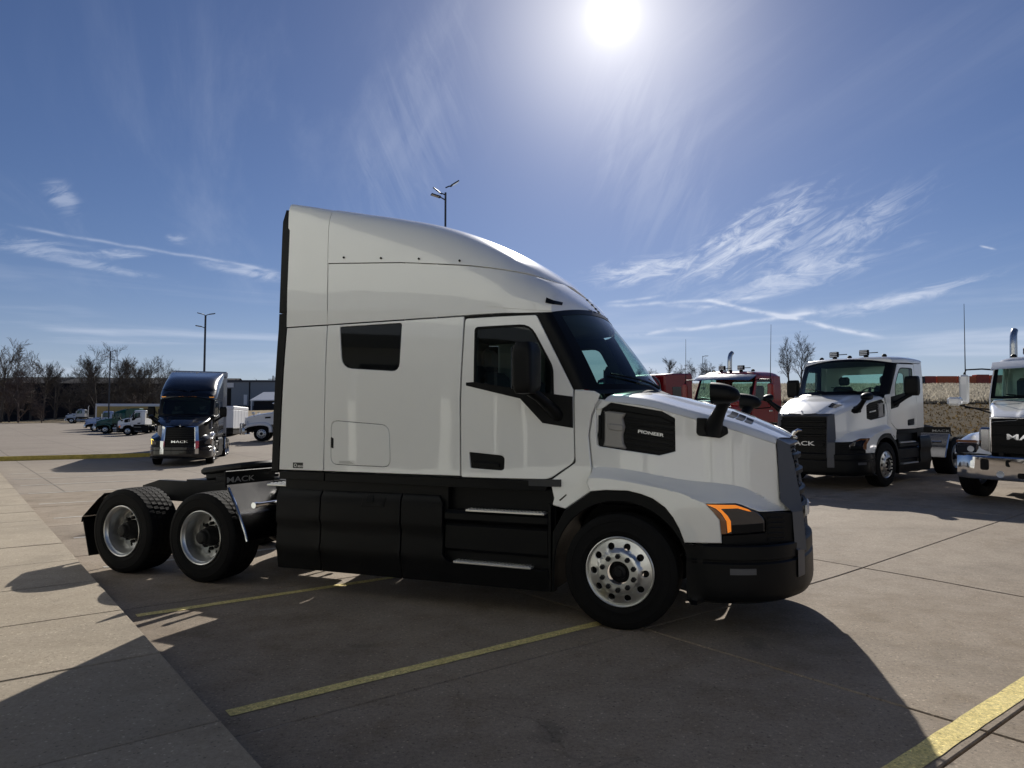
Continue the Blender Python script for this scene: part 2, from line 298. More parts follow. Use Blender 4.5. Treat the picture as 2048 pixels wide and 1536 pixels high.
def box(x0, x1, y0, y1, z0, z1, b=0.):
    if x0 > x1: x0, x1 = x1, x0
    if y0 > y1: y0, y1 = y1, y0
    if z0 > z1: z0, z1 = z1, z0
    b = min(b, .49 * min(x1 - x0, y1 - y0, z1 - z0))
    if b <= 0:
        v = [(x, y, z) for x in (x0, x1) for y in (y0, y1) for z in (z0, z1)]
        return v, [(0, 1, 3, 2), (4, 6, 7, 5), (0, 4, 5, 1), (2, 3, 7, 6), (0, 2, 6, 4), (1, 5, 7, 3)]
    v = []; idx = {}
    X = (x0, x1); Y = (y0, y1); Z = (z0, z1)
    for i in (0, 1):
        for j in (0, 1):
            for k in (0, 1):
                sx, sy, sz = (1 - 2 * i) * b, (1 - 2 * j) * b, (1 - 2 * k) * b
                for a, p in enumerate(((X[i], Y[j] + sy, Z[k] + sz), (X[i] + sx, Y[j], Z[k] + sz), (X[i] + sx, Y[j] + sy, Z[k]))):
                    idx[i, j, k, a] = len(v); v.append(p)
    f = []; I = lambda *t: idx[t]
    for i in (0, 1):
        q = [I(i, 0, 0, 0), I(i, 0, 1, 0), I(i, 1, 1, 0), I(i, 1, 0, 0)]; f.append(tuple(q if i == 0 else q[::-1]))
        q = [I(0, i, 0, 1), I(1, i, 0, 1), I(1, i, 1, 1), I(0, i, 1, 1)]; f.append(tuple(q if i == 0 else q[::-1]))
        q = [I(0, 0, i, 2), I(0, 1, i, 2), I(1, 1, i, 2), I(1, 0, i, 2)]; f.append(tuple(q if i == 0 else q[::-1]))
    def edge(a, c, d, e):
        f.append((a, c, d, e))
    for i in (0, 1):
        for j in (0, 1):
            q = (I(i, j, 0, 0), I(i, j, 1, 0), I(i, j, 1, 1), I(i, j, 0, 1)); f.append(q if i != j else q[::-1])
            q = (I(i, 0, j, 0), I(i, 0, j, 2), I(i, 1, j, 2), I(i, 1, j, 0)); f.append(q if i != j else q[::-1])
            q = (I(0, i, j, 1), I(1, i, j, 1), I(1, i, j, 2), I(0, i, j, 2)); f.append(q if i != j else q[::-1])
            for k in (0, 1):
                q = (I(i, j, k, 0), I(i, j, k, 1), I(i, j, k, 2)); f.append(q if (i + j + k) % 2 == 0 else q[::-1])
    return v, f
def tube(pts, r, n=8, caps=True):
    pts = [Vector(p) for p in pts]; rr = r if isinstance(r, (list, tuple)) else [r] * len(pts)
    v = []; f = []; up = None
    for i, p in enumerate(pts):
        d = (pts[min(i + 1, len(pts) - 1)] - pts[max(i - 1, 0)]).normalized()
        if up is None:
            up = d.orthogonal().normalized()
        up = (up - d * up.dot(d)); up = up.normalized() if up.length > 1e-6 else d.orthogonal().normalized(); s = d.cross(up)
        for k in range(n):
            a = 2 * math.pi * k / n; v.append(p + (up * math.cos(a) + s * math.sin(a)) * rr[i])
    for i in range(len(pts) - 1):
        for k in range(n):
            a = i * n + k; b = i * n + (k + 1) % n; f.append((a, b, b + n, a + n))
    if caps: f.append(tuple(range(n))[::-1]); f.append(tuple(range(len(v) - n, len(v))))
    return v, f
def lathe(prof, n=48, closed=False, mod=None):
    """profile of (radius, y); axis = y"""
    v = []; f = []; m = len(prof)
    for k in range(n):
        a = 2 * math.pi * k / n; c, s = math.cos(a), math.sin(a)
        for j, (r, y) in enumerate(prof):
            q = r + (mod(k, j) if mod else 0.); v.append((q * c, y, q * s))
    for k in range(n):
        for j in range(m - (0 if closed else 1)):
            a = k * m + j; b = k * m + (j + 1) % m; c = ((k + 1) % n) * m + (j + 1) % m; d = ((k + 1) % n) * m + j; f.append((a, b, c, d))
    return v, f
def prism(poly, fn, d0, d1, b=0.):
    """polygon extruded from d0 to d1; fn(a, b, d) -> xyz"""
    n = len(poly); v = []; f = []
    if b > 0:
        ins = inset(poly, b); sg = 1 if d1 > d0 else -1
        rings = [(ins, d0), (poly, d0 + sg * b), (poly, d1 - sg * b), (ins, d1)]
    else: rings = [(poly, d0), (poly, d1)]
    for p, d in rings: v += [fn(x, y, d) for x, y in p]
    for i in range(len(rings) - 1):
        for k in range(n): f.append((i * n + k, i * n + (k + 1) % n, (i + 1) * n + (k + 1) % n, (i + 1) * n + k))
    f.append(tuple(range(n))[::-1]); f.append(tuple(range(len(v) - n, len(v)))); return v, f
def area(p): return .5 * sum(a[0] * b[1] - b[0] * a[1] for a, b in zip(p, p[1:] + p[:1]))
def inset(poly, d):
    n = len(poly); sg = 1 if area(poly) > 0 else -1; out = []
    for i in range(n):
        a, b, c = poly[i - 1], poly[i], poly[(i + 1) % n]
        e1 = Vector((b[0] - a[0], b[1] - a[1])); e2 = Vector((c[0] - b[0], c[1] - b[1]))
        if e1.length < 1e-9 or e2.length < 1e-9: out.append(b); continue
        e1.normalize(); e2.normalize(); n1 = Vector((-e1.y, e1.x)) * sg; n2 = Vector((-e2.y, e2.x)) * sg
        m = n1 + n2
        if m.length < 1e-4: out.append(b); continue
        m.normalize(); k = d / max(.4, m.dot(n1)); out.append((b[0] + m.x * k, b[1] + m.y * k))
    return out
def rnd(poly, r, n=4):
    out = []; N = len(poly)
    for i in range(N):
        a, b, c = Vector(poly[i - 1]), Vector(poly[i]), Vector(poly[(i + 1) % N]); q = r[i] if isinstance(r, (list, tuple)) else r
        if q <= 0: out.append(tuple(b)); continue
        u = (a - b); w = (c - b); t = min(q, u.length * .45, w.length * .45); u.normalize(); w.normalize(); p0 = b + u * t; p1 = b + w * t
        for k in range(n + 1):
            s = k / n; out.append(tuple(p0 * (1 - s)**2 + b * 2 * s * (1 - s) + p1 * s * s))
    return out
def dens(poly, st):
    out = []
    for a, b in zip(poly, poly[1:] + poly[:1]):
        n = max(1, int(math.hypot(b[0] - a[0], b[1] - a[1]) / st + .5))
        for k in range(n): out.append((lerp(a[0], b[0], k / n), lerp(a[1], b[1], k / n)))
    return out
def pip(x, y, p):
    r = False; j = len(p) - 1
    for i in range(len(p)):
        if (p[i][1] > y) != (p[j][1] > y) and x < (p[j][0] - p[i][0]) * (y - p[i][1]) / (p[j][1] - p[i][1]) + p[i][0]: r = not r
        j = i
    return r
def panel(out, W, sg, depth=.025, holes=(), step=.07, off=0., bev=.004, extra=(), surf=None):
    """a piece of skin cut from the surface y = sg*(W(x,z)+off); outline and holes in (x, z)"""
    loops = []
    for i, l in enumerate([list(out)] + [list(h) for h in holes]):
        if (area(l) > 0) != (i == 0): l = l[::-1]
        loops.append(dens(l, step))
    ins = [inset(l, bev if i == 0 else -bev) for i, l in enumerate(loops)]
    for i in range(1, len(ins)): ins[i] = inset(loops[i], -bev)
    vs_ = []; es = []
    for l in ins:
        o = len(vs_); vs_ += [Vector(p) for p in l]; es += [(o + k, o + (k + 1) % len(l)) for k in range(len(l))]
    nb = len(vs_)
    xs = [p[0] for p in ins[0]]; zs = [p[1] for p in ins[0]]
    gp = []; x = min(xs) + step * .5
    while x < max(xs):
        z = min(zs) + step * .5
        while z < max(zs): gp.append((x, z)); z += step
        x += step
    bl = [Vector(p) for l in ins for p in l]
    for p in list(gp) + list(extra):
        if not pip(p[0], p[1], ins[0]) or any(pip(p[0], p[1], h) for h in ins[1:]): continue
        q = Vector(p)
        if min((q - b).length_squared for b in bl) < (step * .35)**2: continue
        vs_.append(q)
    r = delaunay_2d_cdt(vs_, es, [], 0, 1e-6); P = [tuple(p) for p in r[0]]; T = []
    for t in r[2]:
        cx = sum(P[i][0] for i in t) / 3; cy = sum(P[i][1] for i in t) / 3
        if pip(cx, cy, ins[0]) and not any(pip(cx, cy, h) for h in ins[1:]): T.append(tuple(t))
    fn = surf or (lambda x, z, d: (x, sg * (W(x, z) + d), z))
    v = [fn(x, z, off) for x, z in P]; f = list(T)
    if sg < 0: pass
    for l, il in zip(loops, ins):
        n = len(l); o = len(v)
        v += [fn(x, z, off) for x, z in il] + [fn(x, z, off - bev) for x, z in l] + [fn(x, z, off - depth) for x, z in l]
        for k in range(n):
            k2 = (k + 1) % n
            f.append((o + k2, o + k, o + n + k, o + n + k2)); f.append((o + n + k2, o + n + k, o + 2 * n + k, o + 2 * n + k2))
    return v, f
def grid(fn, nu, nv, cu=False):
    v = []; f = []
    for i in range(nu):
        for j in range(nv): v.append(fn(i / (nu - (0 if cu else 1)), j / (nv - 1)))
    for i in range(nu - (0 if cu else 1)):
        for j in range(nv - 1): a = i * nv + j; b = ((i + 1) % nu) * nv + j; f.append((a, b, b + 1, a + 1))
    return v, f
def mir(vf): v, f = vf; return [(x, -y, z) for x, y, z in v], [q[::-1] for q in f]
_tx = {}
def text_mesh(s, h=1., wid=1., bold=.02, depth=.01, spc=1.):
    """flat lettering in the xz plane facing -y, cap height h"""
    k = (s, h, wid, bold, depth, spc)
    if k in _tx: return _tx[k]
    cu = bpy.data.curves.new('lettering', 'FONT'); cu.body = s; cu.offset = bold; cu.align_x = 'CENTER'; cu.align_y = 'CENTER'; cu.space_character = spc; cu.resolution_u = 3
    ob = bpy.data.objects.new('lettering', cu); C.objects.link(ob); bpy.context.view_layer.update()
    me = bpy.data.meshes.new_from_object(ob.evaluated_get(bpy.context.evaluated_depsgraph_get())); bpy.data.objects.remove(ob)
    ys = [v.co.y for v in me.vertices]; y0, y1 = min(ys), max(ys); q = h / (y1 - y0); yc = (y0 + y1) / 2
    bm = bmesh.new(); bm.from_mesh(me); bpy.data.meshes.remove(me)
    ex = bmesh.ops.extrude_face_region(bm, geom=bm.faces[:]); 
    for e in ex['geom']:
        if isinstance(e, bmesh.types.BMVert): e.co.z += depth / q
    v = [(p.co.x * q * wid, -p.co.z * q, (p.co.y - yc) * q) for p in bm.verts]; bm.verts.index_update(); f = [tuple(a.index for a in p.verts) for p in bm.faces]; bm.free()
    _tx[k] = (v, f); return _tx[k]
# ---------------------------------------------------------------- terrain
COLS = [(-.72, [(0, 0), (40, 0), (60, .1), (85, .25), (142, 1.65), (200, 2.3), (700, 3.5)]),
        (-.55, [(0, 0), (40, 0), (60, .12), (85, .25), (142, 1.75), (160, 2.2), (200, 4.6), (700, 6)]),
        (-.36, [(0, 0), (30, 0), (48, .5), (72, 1.6), (95, 3.5), (130, 3.9), (200, 5), (700, 8)]),
        (-.10, [(0, 0), (14, 0), (30, .4), (60, 2), (100, 5), (230, 10), (700, 20)]),
        (.15, [(0, 0), (9, 0), (16, .18), (21, .42), (32, 1.05), (50, 3.3), (230, 14.2), (700, 30)]),
        (.24, [(0, 0), (8.5, 0), (13, .16), (16, .27), (21, .5), (32, 1.1), (50, 3.3), (230, 14.4), (700, 30)]),
        (.72, [(0, 0), (7.5, 0), (13, .29), (16, .4), (21, .62), (32, 1.2), (50, 3.3), (230, 14.4), (700, 30)])]
def HT(x, y):
    if y < 5: return 0.
    a = x / y
    if a <= COLS[0][0]: return li(COLS[0][1], y)
    for (a0, t0), (a1, t1) in zip(COLS, COLS[1:]):
        if a <= a1: return lerp(li(t0, y), li(t1, y), sm((a - a0) / (a1 - a0)))
    return li(COLS[-1][1], y)
YL = [(-6, 60), (-.9, 150), (-.72, 150), (-.55, 145), (-.45, 100), (-.36, 73), (-.1, 40), (.15, 33), (.72, 30), (6, 22)]
YB = [(-.2, 60), (-.05, 60), (.15, 50), (.72, 49), (6, 40)]
E1 = Vector((.788, .616)); E2 = Vector((.616, -.788))
def pq(p, q): return E1.x * p + E2.x * q, E1.y * p + E2.y * q
def topq(x, y): return E1.x * x + E1.y * y, E2.x * x + E2.y * y
PJ = [1.25, 4.78, 8.72, 13.9, 18.1, 22.3]; QJ = [6.3, 3.6, 1.0, -1.62, -4.25, -7.75, -11.2, -14.7, -18.2, -21.7]
tag(MB().add(([(-2500, -2500, -.3), (2500, -2500, -.3), (2500, 2500, -.3), (-2500, 2500, -.3)], [(0, 1, 2, 3)])).build('ground', 'grass_tan', ang=0), kind='structure')
def asteps(lo, hi, n): return [lerp(lo, hi, i / n) for i in range(n + 1)]
A_ALL = [-6, -4, -2.8, -2, -1.5, -1.2, -.95] + asteps(-.82, .82, 110) + [.95, 1.2, 1.5, 2, 2.8, 4, 6]
def strip(y0, y1, ny, alist, power=1., dz=0.):
    mb = MB(); n = len(alist)
    for a in alist:
        b0 = y0(a); b1 = y1(a)
        for k in range(ny + 1):
            y = b0 + (b1 - b0) * (k / ny)**power; x = a * y; z = HT(x, y) + dz
            if dz == 0 and False: pass
            mb.v.append((x, y, z))
    for i in range(n - 1):
        for k in range(ny): q = i * (ny + 1) + k; mb.f.append((q, q + ny + 1, q + ny + 2, q + 1))
    return mb
lot = strip(lambda a: 2., lambda a: li(YL, a), 90, A_ALL, 1.7)
def drop(v):
    p, q = topq(v[0], v[1])
    ins = PJ[0] + .5 < p < PJ[-1] - .7 and QJ[-1] + .7 < q < QJ[0] - .7
    walk = -3.5 < p < 1.1 and -45 < q < 6
    return (v[0], v[1], v[2] - (.05 if ins or walk else .006))
lot.v = [drop(v) for v in lot.v]
o = len(lot.v); lot.v += [(-90, -70, -.012), (90, -70, -.012), (90, 2.02, -.012), (-90, 2.02, -.012)]; lot.f.append((o, o + 1, o + 2, o + 3))
lot_ob = tag(lot.build('parking_lot', 'concrete_far', ang=60), kind='structure')
tag(strip(lambda a: li(YL, a) - .05, lambda a: li(YB, a), 24, [a for a in A_ALL if -.24 <= a <= 6], 1., -.012).build('grass_bank', 'grass_dry', ang=60), kind='structure')
tag(strip(lambda a: li(YB, a) - .1, lambda a: 700., 60, [a for a in A_ALL if -.24 <= a <= 6], 1.6, -.02).build('stubble_field', 'stubble_soil', ang=60), kind='structure')
tag(strip(lambda a: li(YL, a) - .05, lambda a: 700., 60, [a for a in A_ALL if a <= -.2], 1.6, -.012).build('lawn', 'grass_tan', ang=60), kind='structure')
# slabs of the lot, each a piece of its own with open joints
def slab(name, p0, p1, q0, q1, zf, m, parent, gap, n=5, th=.045, jit=0.):
    mb = MB(); g = gap / 2; dz = random.uniform(-jit, jit); tx = random.uniform(-jit, jit)
    for lev, (ins, d) in enumerate(((.007, 0.), (0., -.007), (0., -th))):
        for i in range(n):
            for j in range(n):
                p = lerp(p0 + g + ins, p1 - g - ins, i / (n - 1)); q = lerp(q0 + g + ins, q1 - g - ins, j / (n - 1))
                if lev and 0 < i < n - 1 and 0 < j < n - 1: continue
                x, y = pq(p, q); mb.v.append((x, y, zf(x, y) + d + dz + tx * (i / (n - 1) - .5)))
    for i in range(n - 1):
        for j in range(n - 1): a = i * n + j; mb.f.append((a, a + n, a + n + 1, a + 1))
    ring = [(i, 0) for i in range(n)] + [(n - 1, j) for j in range(1, n)] + [(i, n - 1) for i in range(n - 2, -1, -1)] + [(0, j) for j in range(n - 2, 0, -1)]
    bi = {}; c = n * n
    for i in range(n):
        for j in range(n):
            if i in (0, n - 1) or j in (0, n - 1): bi[i, j] = c; c += 1
    nb = len(bi)
    for k in range(len(ring)):
        a, b = ring[k], ring[(k + 1) % len(ring)]
        t0, t1 = a[0] * n + a[1], b[0] * n + b[1]
        mb.f.append((t1, t0, bi[a], bi[b])); mb.f.append((bi[b], bi[a], bi[a] + nb, bi[b] + nb))
    return mb.build(name, m, parent, ang=20)
for i in range(len(PJ) - 1):
    for j in range(len(QJ) - 1):
        slab('concrete_slab', PJ[i], PJ[i + 1], QJ[j + 1], QJ[j], HT, 'concrete_lot', lot_ob, .016, n=7, jit=.0015)
walk = tag(MB().add(([(*pq(-4.4, 6.4), -.004), (*pq(1.2, 6.4), -.004), (*pq(1.2, -46), -.004), (*pq(-4.4, -46), -.004)], [(0, 1, 2, 3)])).build('sidewalk', 'joint_dark', ang=0), kind='structure')
for j in range(-30, 7):
    q = -4.23 + 1.5 * j
    slab('walk_slab', -1.3, 1.235, q, q + 1.5, lambda x, y: .12, 'concrete_walk', walk, .014, n=3, th=.13, jit=.002)
    slab('walk_slab', -3.9, -1.3, q, q + 1.5, lambda x, y: .12, 'concrete_walk', walk, .014, n=3, th=.13, jit=.002)
def paint_line(p0, p1, q, w, m, name, label, cat='line', group=None):
    n = max(2, int((p1 - p0) / .12)); mb = MB(); rg = random.Random(int(q * 100))
    for k in range(n + 1):
        p = lerp(p0, p1, k / n)
        for s in (-1, 1):
            x, y = pq(p, q + s * (w / 2 + rg.uniform(-.004, .004))); mb.v.append((x, y, HT(x, y) + .0035))
    for k in range(n): a = 2 * k; mb.f.append((a, a + 2, a + 3, a + 1))
    return tag(mb.build(name, m, ang=0), label, cat, group)
paint_line(1.38, 4.6, -7.43, .11, 'line_yellow', 'bay_line', 'yellow bay line running under the rear of the white sleeper tractor', 'bay line', 'painted bay lines')
paint_line(1.38, 4.62, -4.61, .11, 'line_yellow', 'bay_line', 'yellow bay line in the tractor shadow ending at its front wheel', 'bay line', 'painted bay lines')
paint_line(2.2, 9.5, -1.74, .135, 'line_yellow', 'bay_line', 'wide bright yellow line across the bottom right corner', 'bay line', 'painted bay lines')
for k, (q, nm) in enumerate(zip((-10.15, -13.0, -15.9, -18.85, -21.8, -24.7, -27.6, -30.5), ('nearest', 'second', 'third', 'fourth', 'fifth', 'sixth', 'seventh', 'farthest'))):
    paint_line(1.5, 5.6, q, .10, 'line_white', 'bay_line', f'{nm} of the thin faded bay lines beyond the rear wheels of the white sleeper tractor', 'bay line', 'faded far bay lines')
ka, kb = Vector((-24.6, 33.2)), Vector((-17.6, 38.8)); kd = (kb - ka).normalized(); kn = Vector((-kd.y, kd.x))
kerb = MB(); w = .16
prof = [(0, 0), (.01, .19), (.03, .21), (w - .03, .21), (w - .01, .19), (w, 0)]
for t in range(41):
    c = ka.lerp(kb, t / 40)
    for a, z in prof: kerb.v.append((c.x + kn.x * a, c.y + kn.y * a, z - .002))
for t in range(40):
    for i in range(5): a = t * 6 + i; kerb.f.append((a, a + 6, a + 7, a + 1))
kerb.f += [(0, 1, 2, 3, 4, 5), tuple(range(240, 246))[::-1]]
tag(kerb.build('yellow_kerb', 'kerb_yellow', ang=30), 'long low kerb painted faded yellow left of the black tractor', 'kerb')
# stubble and dry grass standing on the slope
def scatter(name, m, n, a0, a1, yf0, yf1, hs, ws, label, cat, seed, pw=2.):
    rg = random.Random(seed); mb = MB()
    for _ in range(n):
        a = rg.uniform(a0, a1); y0, y1 = yf0(a), yf1(a); y = y0 + (y1 - y0) * rg.random()**pw; x = a * y; z = HT(x, y) - .03
        k = 1 + y / 500; h = rg.uniform(*hs) * k; w = rg.uniform(*ws) * k; th = rg.uniform(0, math.pi); lx, ly = rg.gauss(0, .5) * h, rg.gauss(0, .5) * h
        c, s = math.cos(th) * w, math.sin(th) * w; o = len(mb.v)
        mb.v += [(x - c, y - s, z), (x + c, y + s, z), (x + lx + c * .4, y + ly + s * .4, z + h), (x + lx - c * .4, y + ly - s * .4, z + h)]; mb.f.append((o, o + 1, o + 2, o + 3))
    return tag(mb.build(name, m, ang=0), label, cat, kind='stuff')
scatter('corn_stubble', 'stubble', 42000, .12, .76, lambda a: li(YB, a) - .5, lambda a: 225., (.12, .42), (.02, .09), 'pale cut corn stubble covering the sloping field', 'stubble', 3, 1.9)
scatter('dry_grass', 'grass_blade', 5000, .12, .76, lambda a: li(YL, a) + .3, lambda a: li(YB, a) + .5, (.04, .14), (.02, .07), 'short dry brown grass on the bank below the field', 'grass', 4, 1.2)
# ---------------------------------------------------------------- wheels (shared meshes)
TR = .505
def tyre_mesh(name, w, blocks):
    h = w / 2; pr = [(.290, -h * .80), (.305, -h * .90), (.33, -h * .97), (.345, -h * .985), (.348, -h * 1.0), (.353, -h * 1.0), (.356, -h * .99), (.40, -h * 1.0), (.43, -h * .99), (.433, -h * 1.005), (.438, -h * 1.005), (.441, -h * .985), (.455, -h * .97), (.485, -h * .92), (.497, -h * .86)]
    ribs = 5; rows = []; tw = h * .84
    for k in range(ribs):
        a = lerp(-tw, tw, k / ribs); b = lerp(-tw, tw, (k + 1) / ribs); g = .006
        rows += [(a + g, 1), (b - g, 1)] + ([(b - g * .6, 0), (b + g * .6, 0)] if k < ribs - 1 else [])
    flags = [None] * len(pr)
    for y, up in rows: pr.append((TR - .0015 * (y / tw)**2 * 4 if up else TR - .014, y)); flags.append(up)
    left = [(r, -y) for r, y in pr[:15]][::-1]; pr += left; flags += [None] * 15
    n = 192 if blocks else 96
    def mod(k, j):
        if not blocks or flags[j] != 1: return 0.
        return -.011 if (k + j // 4) % 4 == 0 else 0.
    me = MB().add(lathe(pr, n, mod=mod)).mesh(name, 30); me.materials.append(MT['rubber']); return me
TY_S = tyre_mesh('tyre', .31, False); TY_D = tyre_mesh('tyre', .43, True)
def disc(fn, r0, r1, holes, n=96):
    """flat ring with round holes, bent to axial position fn(r); lies in xz, axis y"""
    def circ(cx, cz, r, m): return [(cx + r * math.cos(2 * math.pi * k / m), cz + r * math.sin(2 * math.pi * k / m)) for k in range(m)]
    hl = [circ(0, 0, r0, 48)] + [circ(x, z, r, 16) for x, z, r in holes]
    return panel(circ(0, 0, r1, n), None, 1, depth=.012, holes=hl, step=.02, bev=.002, surf=lambda x, z, d: (x, -(fn(math.hypot(x, z)) + d), z))
def ring10(r, n=10, ph=0.): return [(r * math.cos(2 * math.pi * (k + ph) / n), r * math.sin(2 * math.pi * (k + ph) / n)) for k in range(n)]
def mk(mb, m, ang=35):
    me = mb.mesh('part', ang); me.materials.append(MT[m]); return me
FPROF = [(.10, .055), (.165, .055), (.185, .045), (.2, .02), (.24, .008), (.285, -.01)]
RIM_S = mk(MB().add(disc(lambda r: li(FPROF, r), .098, .284, [(x, z, .030) for x, z in ring10(.228)])).add(lathe([(.284, .010), (.289, -.004), (.297, -.010), (.303, -.006), (.303, .008), (.290, .02), (.275, .07), (.262, .2)], 72)), 'aluminium', 25)
DPROF = [(.10, -.175), (.15, -.175), (.17, -.18), (.24, -.195)]
RIM_D = mk(MB().add(disc(lambda r: li(DPROF, r), .105, .236, [(x, z, .024) for x, z in ring10(.195)])).add(lathe([(.236, .196), (.238, .15), (.246, .10), (.262, .06), (.268, .03), (.284, .012), (.289, -.004), (.297, -.010), (.303, -.006), (.303, .01), (.285, .02)], 72)), 'aluminium', 25)
HUB_S = mk(MB().add(lathe([(0, -.045), (.03, -.045), (.034, -.035), (.05, -.03), (.062, -.022), (.066, .0), (.09, .005), (.098, .02), (.1, .05)], 32)).add(lathe([(.2, .06), (.262, .07)], 32)), 'steel_dark', 25)
HUB_D = mk(MB().add(lathe([(0, -.015), (.055, -.012), (.07, .0), (.075, .04), (.09, .05), (.1, .1), (.115, .13), (.118, .19)], 32)).add(lathe([(.12, .21), (.238, .21)], 32)), 'steel_dark', 25)
NUT = mk(MB().add(lathe([(0, -.044), (.014, -.044), (.0215, -.033), (.0225, 0), (.026, .004)], 6)), 'steel_dark', 20)
def wheel(t, x, side, kind, z=TR, steer=0., nuts=True):
    face = (1.19 if kind == 's' else 1.26)
    w = link('wheel', None, t, (x, side * face, z - .006), (0, 0, (math.pi if side > 0 else 0) + steer)); w.empty_display_size = .1
    hw = .155 if kind == 's' else .215
    link('tyre', TY_S if kind == 's' else TY_D, w, (0, hw - .012, 0)); link('rim', RIM_S if kind == 's' else RIM_D, w); link('hub', HUB_S if kind == 's' else HUB_D, w)
    if nuts:
        for a, b in ring10(.143 if kind == 's' else .142, 10, .5): link('lug_nut', NUT, w, (a, -.055 if kind == 's' else .175, b))
    return w
# ---------------------------------------------------------------- the aerodynamic tractor
def Wside(x, z):
    w = 1.225 - .10 * sm((x + 1.3) / 1.0)
    return w - .035 * (z - 1.9)**2 if z > 1.9 else w
YH = [(-.3, 1.10), (.2, 1.04), (.7, .93), (1.0, .82), (1.28, .68), (1.45, .58)]
YF = [(.5, 1.215), (.8, 1.185), (1.0, 1.10), (1.18, .97), (1.3, .84), (1.4, .74)]
ZI = [(-.3, 1.40), (0, 1.385), (.5, 1.30), (1.0, 1.235), (1.25, 1.09), (1.4, 1.04)]
ZO = [(-.3, 1.30), (-.1, 1.30), (.27, 1.25), (.53, 1.2), (.74, 1.12), (1.0, 1.10), (1.2, 1.04), (1.4, 1.0)]
ZS = [(-.3, 2.052), (-.22, 2.045), (.2, 1.995), (.54, 1.90), (.97, 1.77), (1.27, 1.66), (1.45, 1.60)]
ZC = [(.0, 2.12), (.2, 2.085), (.53, 1.985), (.91, 1.885), (1.28, 1.72), (1.42, 1.64)]
def Wfend(x, z): return spl(YF, x) - .012 * max(0, (1.0 - z))
def Whood(x, z):
    zi, zo = spl(ZI, x), spl(ZO, x); s = min(1, max(0, (z - zo) / max(.03, zi - zo))); k = .5 * s + .5 * sm(s)
    return Wfend(x, z) * (1 - k) + (spl(YH, x) + .05 * max(0, spl(ZS, x) - z) * .5) * k
WS_S = [(.24, 1.175), (.44, 1.205), (.475, 1.228), (.50, 1.212), (.73, 1.200), (.755, 1.224), (1.0, 1.215), (1.05, 1.195), (1.11, 1.14)]
def Wskirt(x, z): return li(WS_S, z - .018 * (x + 3.7) / 2)
RT = [(-3.72, 4.235), (-3.2, 4.13), (-2.6, 4.02), (-2.1, 3.915), (-1.7, 3.785), (-1.3, 3.60), (-1.0, 3.42), (-.75, 3.215), (-.6, 3.065), (-.5, 2.952)]
RTD = [(-1.95, 2.97), (-1.7, 3.0), (-1.1, 3.015), (-.75, 3.0), (-.6, 2.98), (-.5, 2.955)]
NT = [(-3.7, 26), (-3.2, 13), (-2.8, 8.5), (-2.3, 6), (-1.6, 4.2), (-1.1, 3.2), (-.7, 2.6), (-.5, 2.3)]
def wtop(y): return -.50 - .15 * y * y, 2.95 - .105 * y * y
def roof(u, v, slp=True):
    if u < .68: t = u / .68; xb = lerp(-3.69 if slp else -1.95, -1.1, t); yb = -Wside(xb, 2.83); zb = 2.835
    else:
        t = (u - .68) / .32; y = -1.185 * (1 - t); yy = min(abs(y), 1.07); x0, zb = wtop(yy); xb = x0 - (max(0, abs(y) - 1.07) / .115)**1.3 * .43; yb = y
    n = li(NT, xb) if slp else 4.; zc = max(zb + .002, spl(RT if slp else RTD, xb)); a = v * math.pi / 2
    ca = max(0., math.cos(a))**(2 / n); sa = math.sin(a)**(2 / n)
    return Vector((xb, yb * ca, zb + (zc - zb) * sa))
def rnorm(u, v, slp):
    e = .004; a = roof(min(1, u + e), v, slp) - roof(max(0, u - e), v, slp); b = roof(u, min(1, v + e), slp) - roof(u, max(0, v - e), slp); n = a.cross(b)
    if n.length < 1e-9: return Vector((0, 0, 1))
    n.normalize(); return n if n.z > 0 or n.y < 0 else -n
def rpiece(u0, u1, v0, v1, nu, nv, off=0., slp=True, skirt=.02):
    """patch of the roof surface with folded-in edges; v0, v1 may be functions of u"""
    f0 = v0 if callable(v0) else (lambda u: v0); f1 = v1 if callable(v1) else (lambda u: v1)
    def fn(a, b, d):
        u = lerp(u0, u1, a); v = lerp(f0(u), f1(u), b); p = roof(u, v, slp); return p + rnorm(u, v, slp) * d
    v, f = grid(lambda a, b: tuple(fn(a, b, off)), nu, nv)
    bd = [(i, 0) for i in range(nu)] + [(nu - 1, j) for j in range(1, nv)] + [(i, nv - 1) for i in range(nu - 2, -1, -1)] + [(0, j) for j in range(nv - 2, 0, -1)]
    o = len(v); v += [tuple(fn(i / (nu - 1), j / (nv - 1), off - skirt)) for i, j in bd]
    for k in range(len(bd)):
        k2 = (k + 1) % len(bd); a = bd[k][0] * nv + bd[k][1]; b = bd[k2][0] * nv + bd[k2][1]; f.append((a, o + k, o + k2, b))
    return v, f
def rfind(x, z, slp=True):
    lo, hi = 0., 1.
    u, v = .3, .3
    for _ in range(30):
        p = roof(u, v, slp); u = min(.97, max(.0, u + (x - p.x) * .22)); v = min(.98, max(.01, v + (z - p.z) * .35))
    return u, v
def wsurf(y, v, d=0.):
    xb, zb = .13 - .40 * y * y, 2.11 - .015 * y * y; xt, zt = wtop(y)
    return (lerp(xb, xt, v) + .02 * math.sin(v * math.pi) + d * .8, y * (1 + d * .1), lerp(zb, zt, v) + d * .6)
def hood_top(s, u, d=0.):
    q = abs(s); x = lerp(.22 - .38 * q * q, 1.43 - .16 * q * q, u); zc, zs = spl(ZC, x), spl(ZS, x)
    z = zs + max(.02, zc - zs) * (1 - q**2.4) + .022 * sm((.60 - q) / .10) * sm(u * 5)
    if q > .92: z -= .05 * ((q - .92) / .08)**2
    yy = s * spl(YH, x)
    if q > .92: yy += (1 if s > 0 else -1) * .006 * ((q - .92) / .08)
    return (x, yy, z + d)
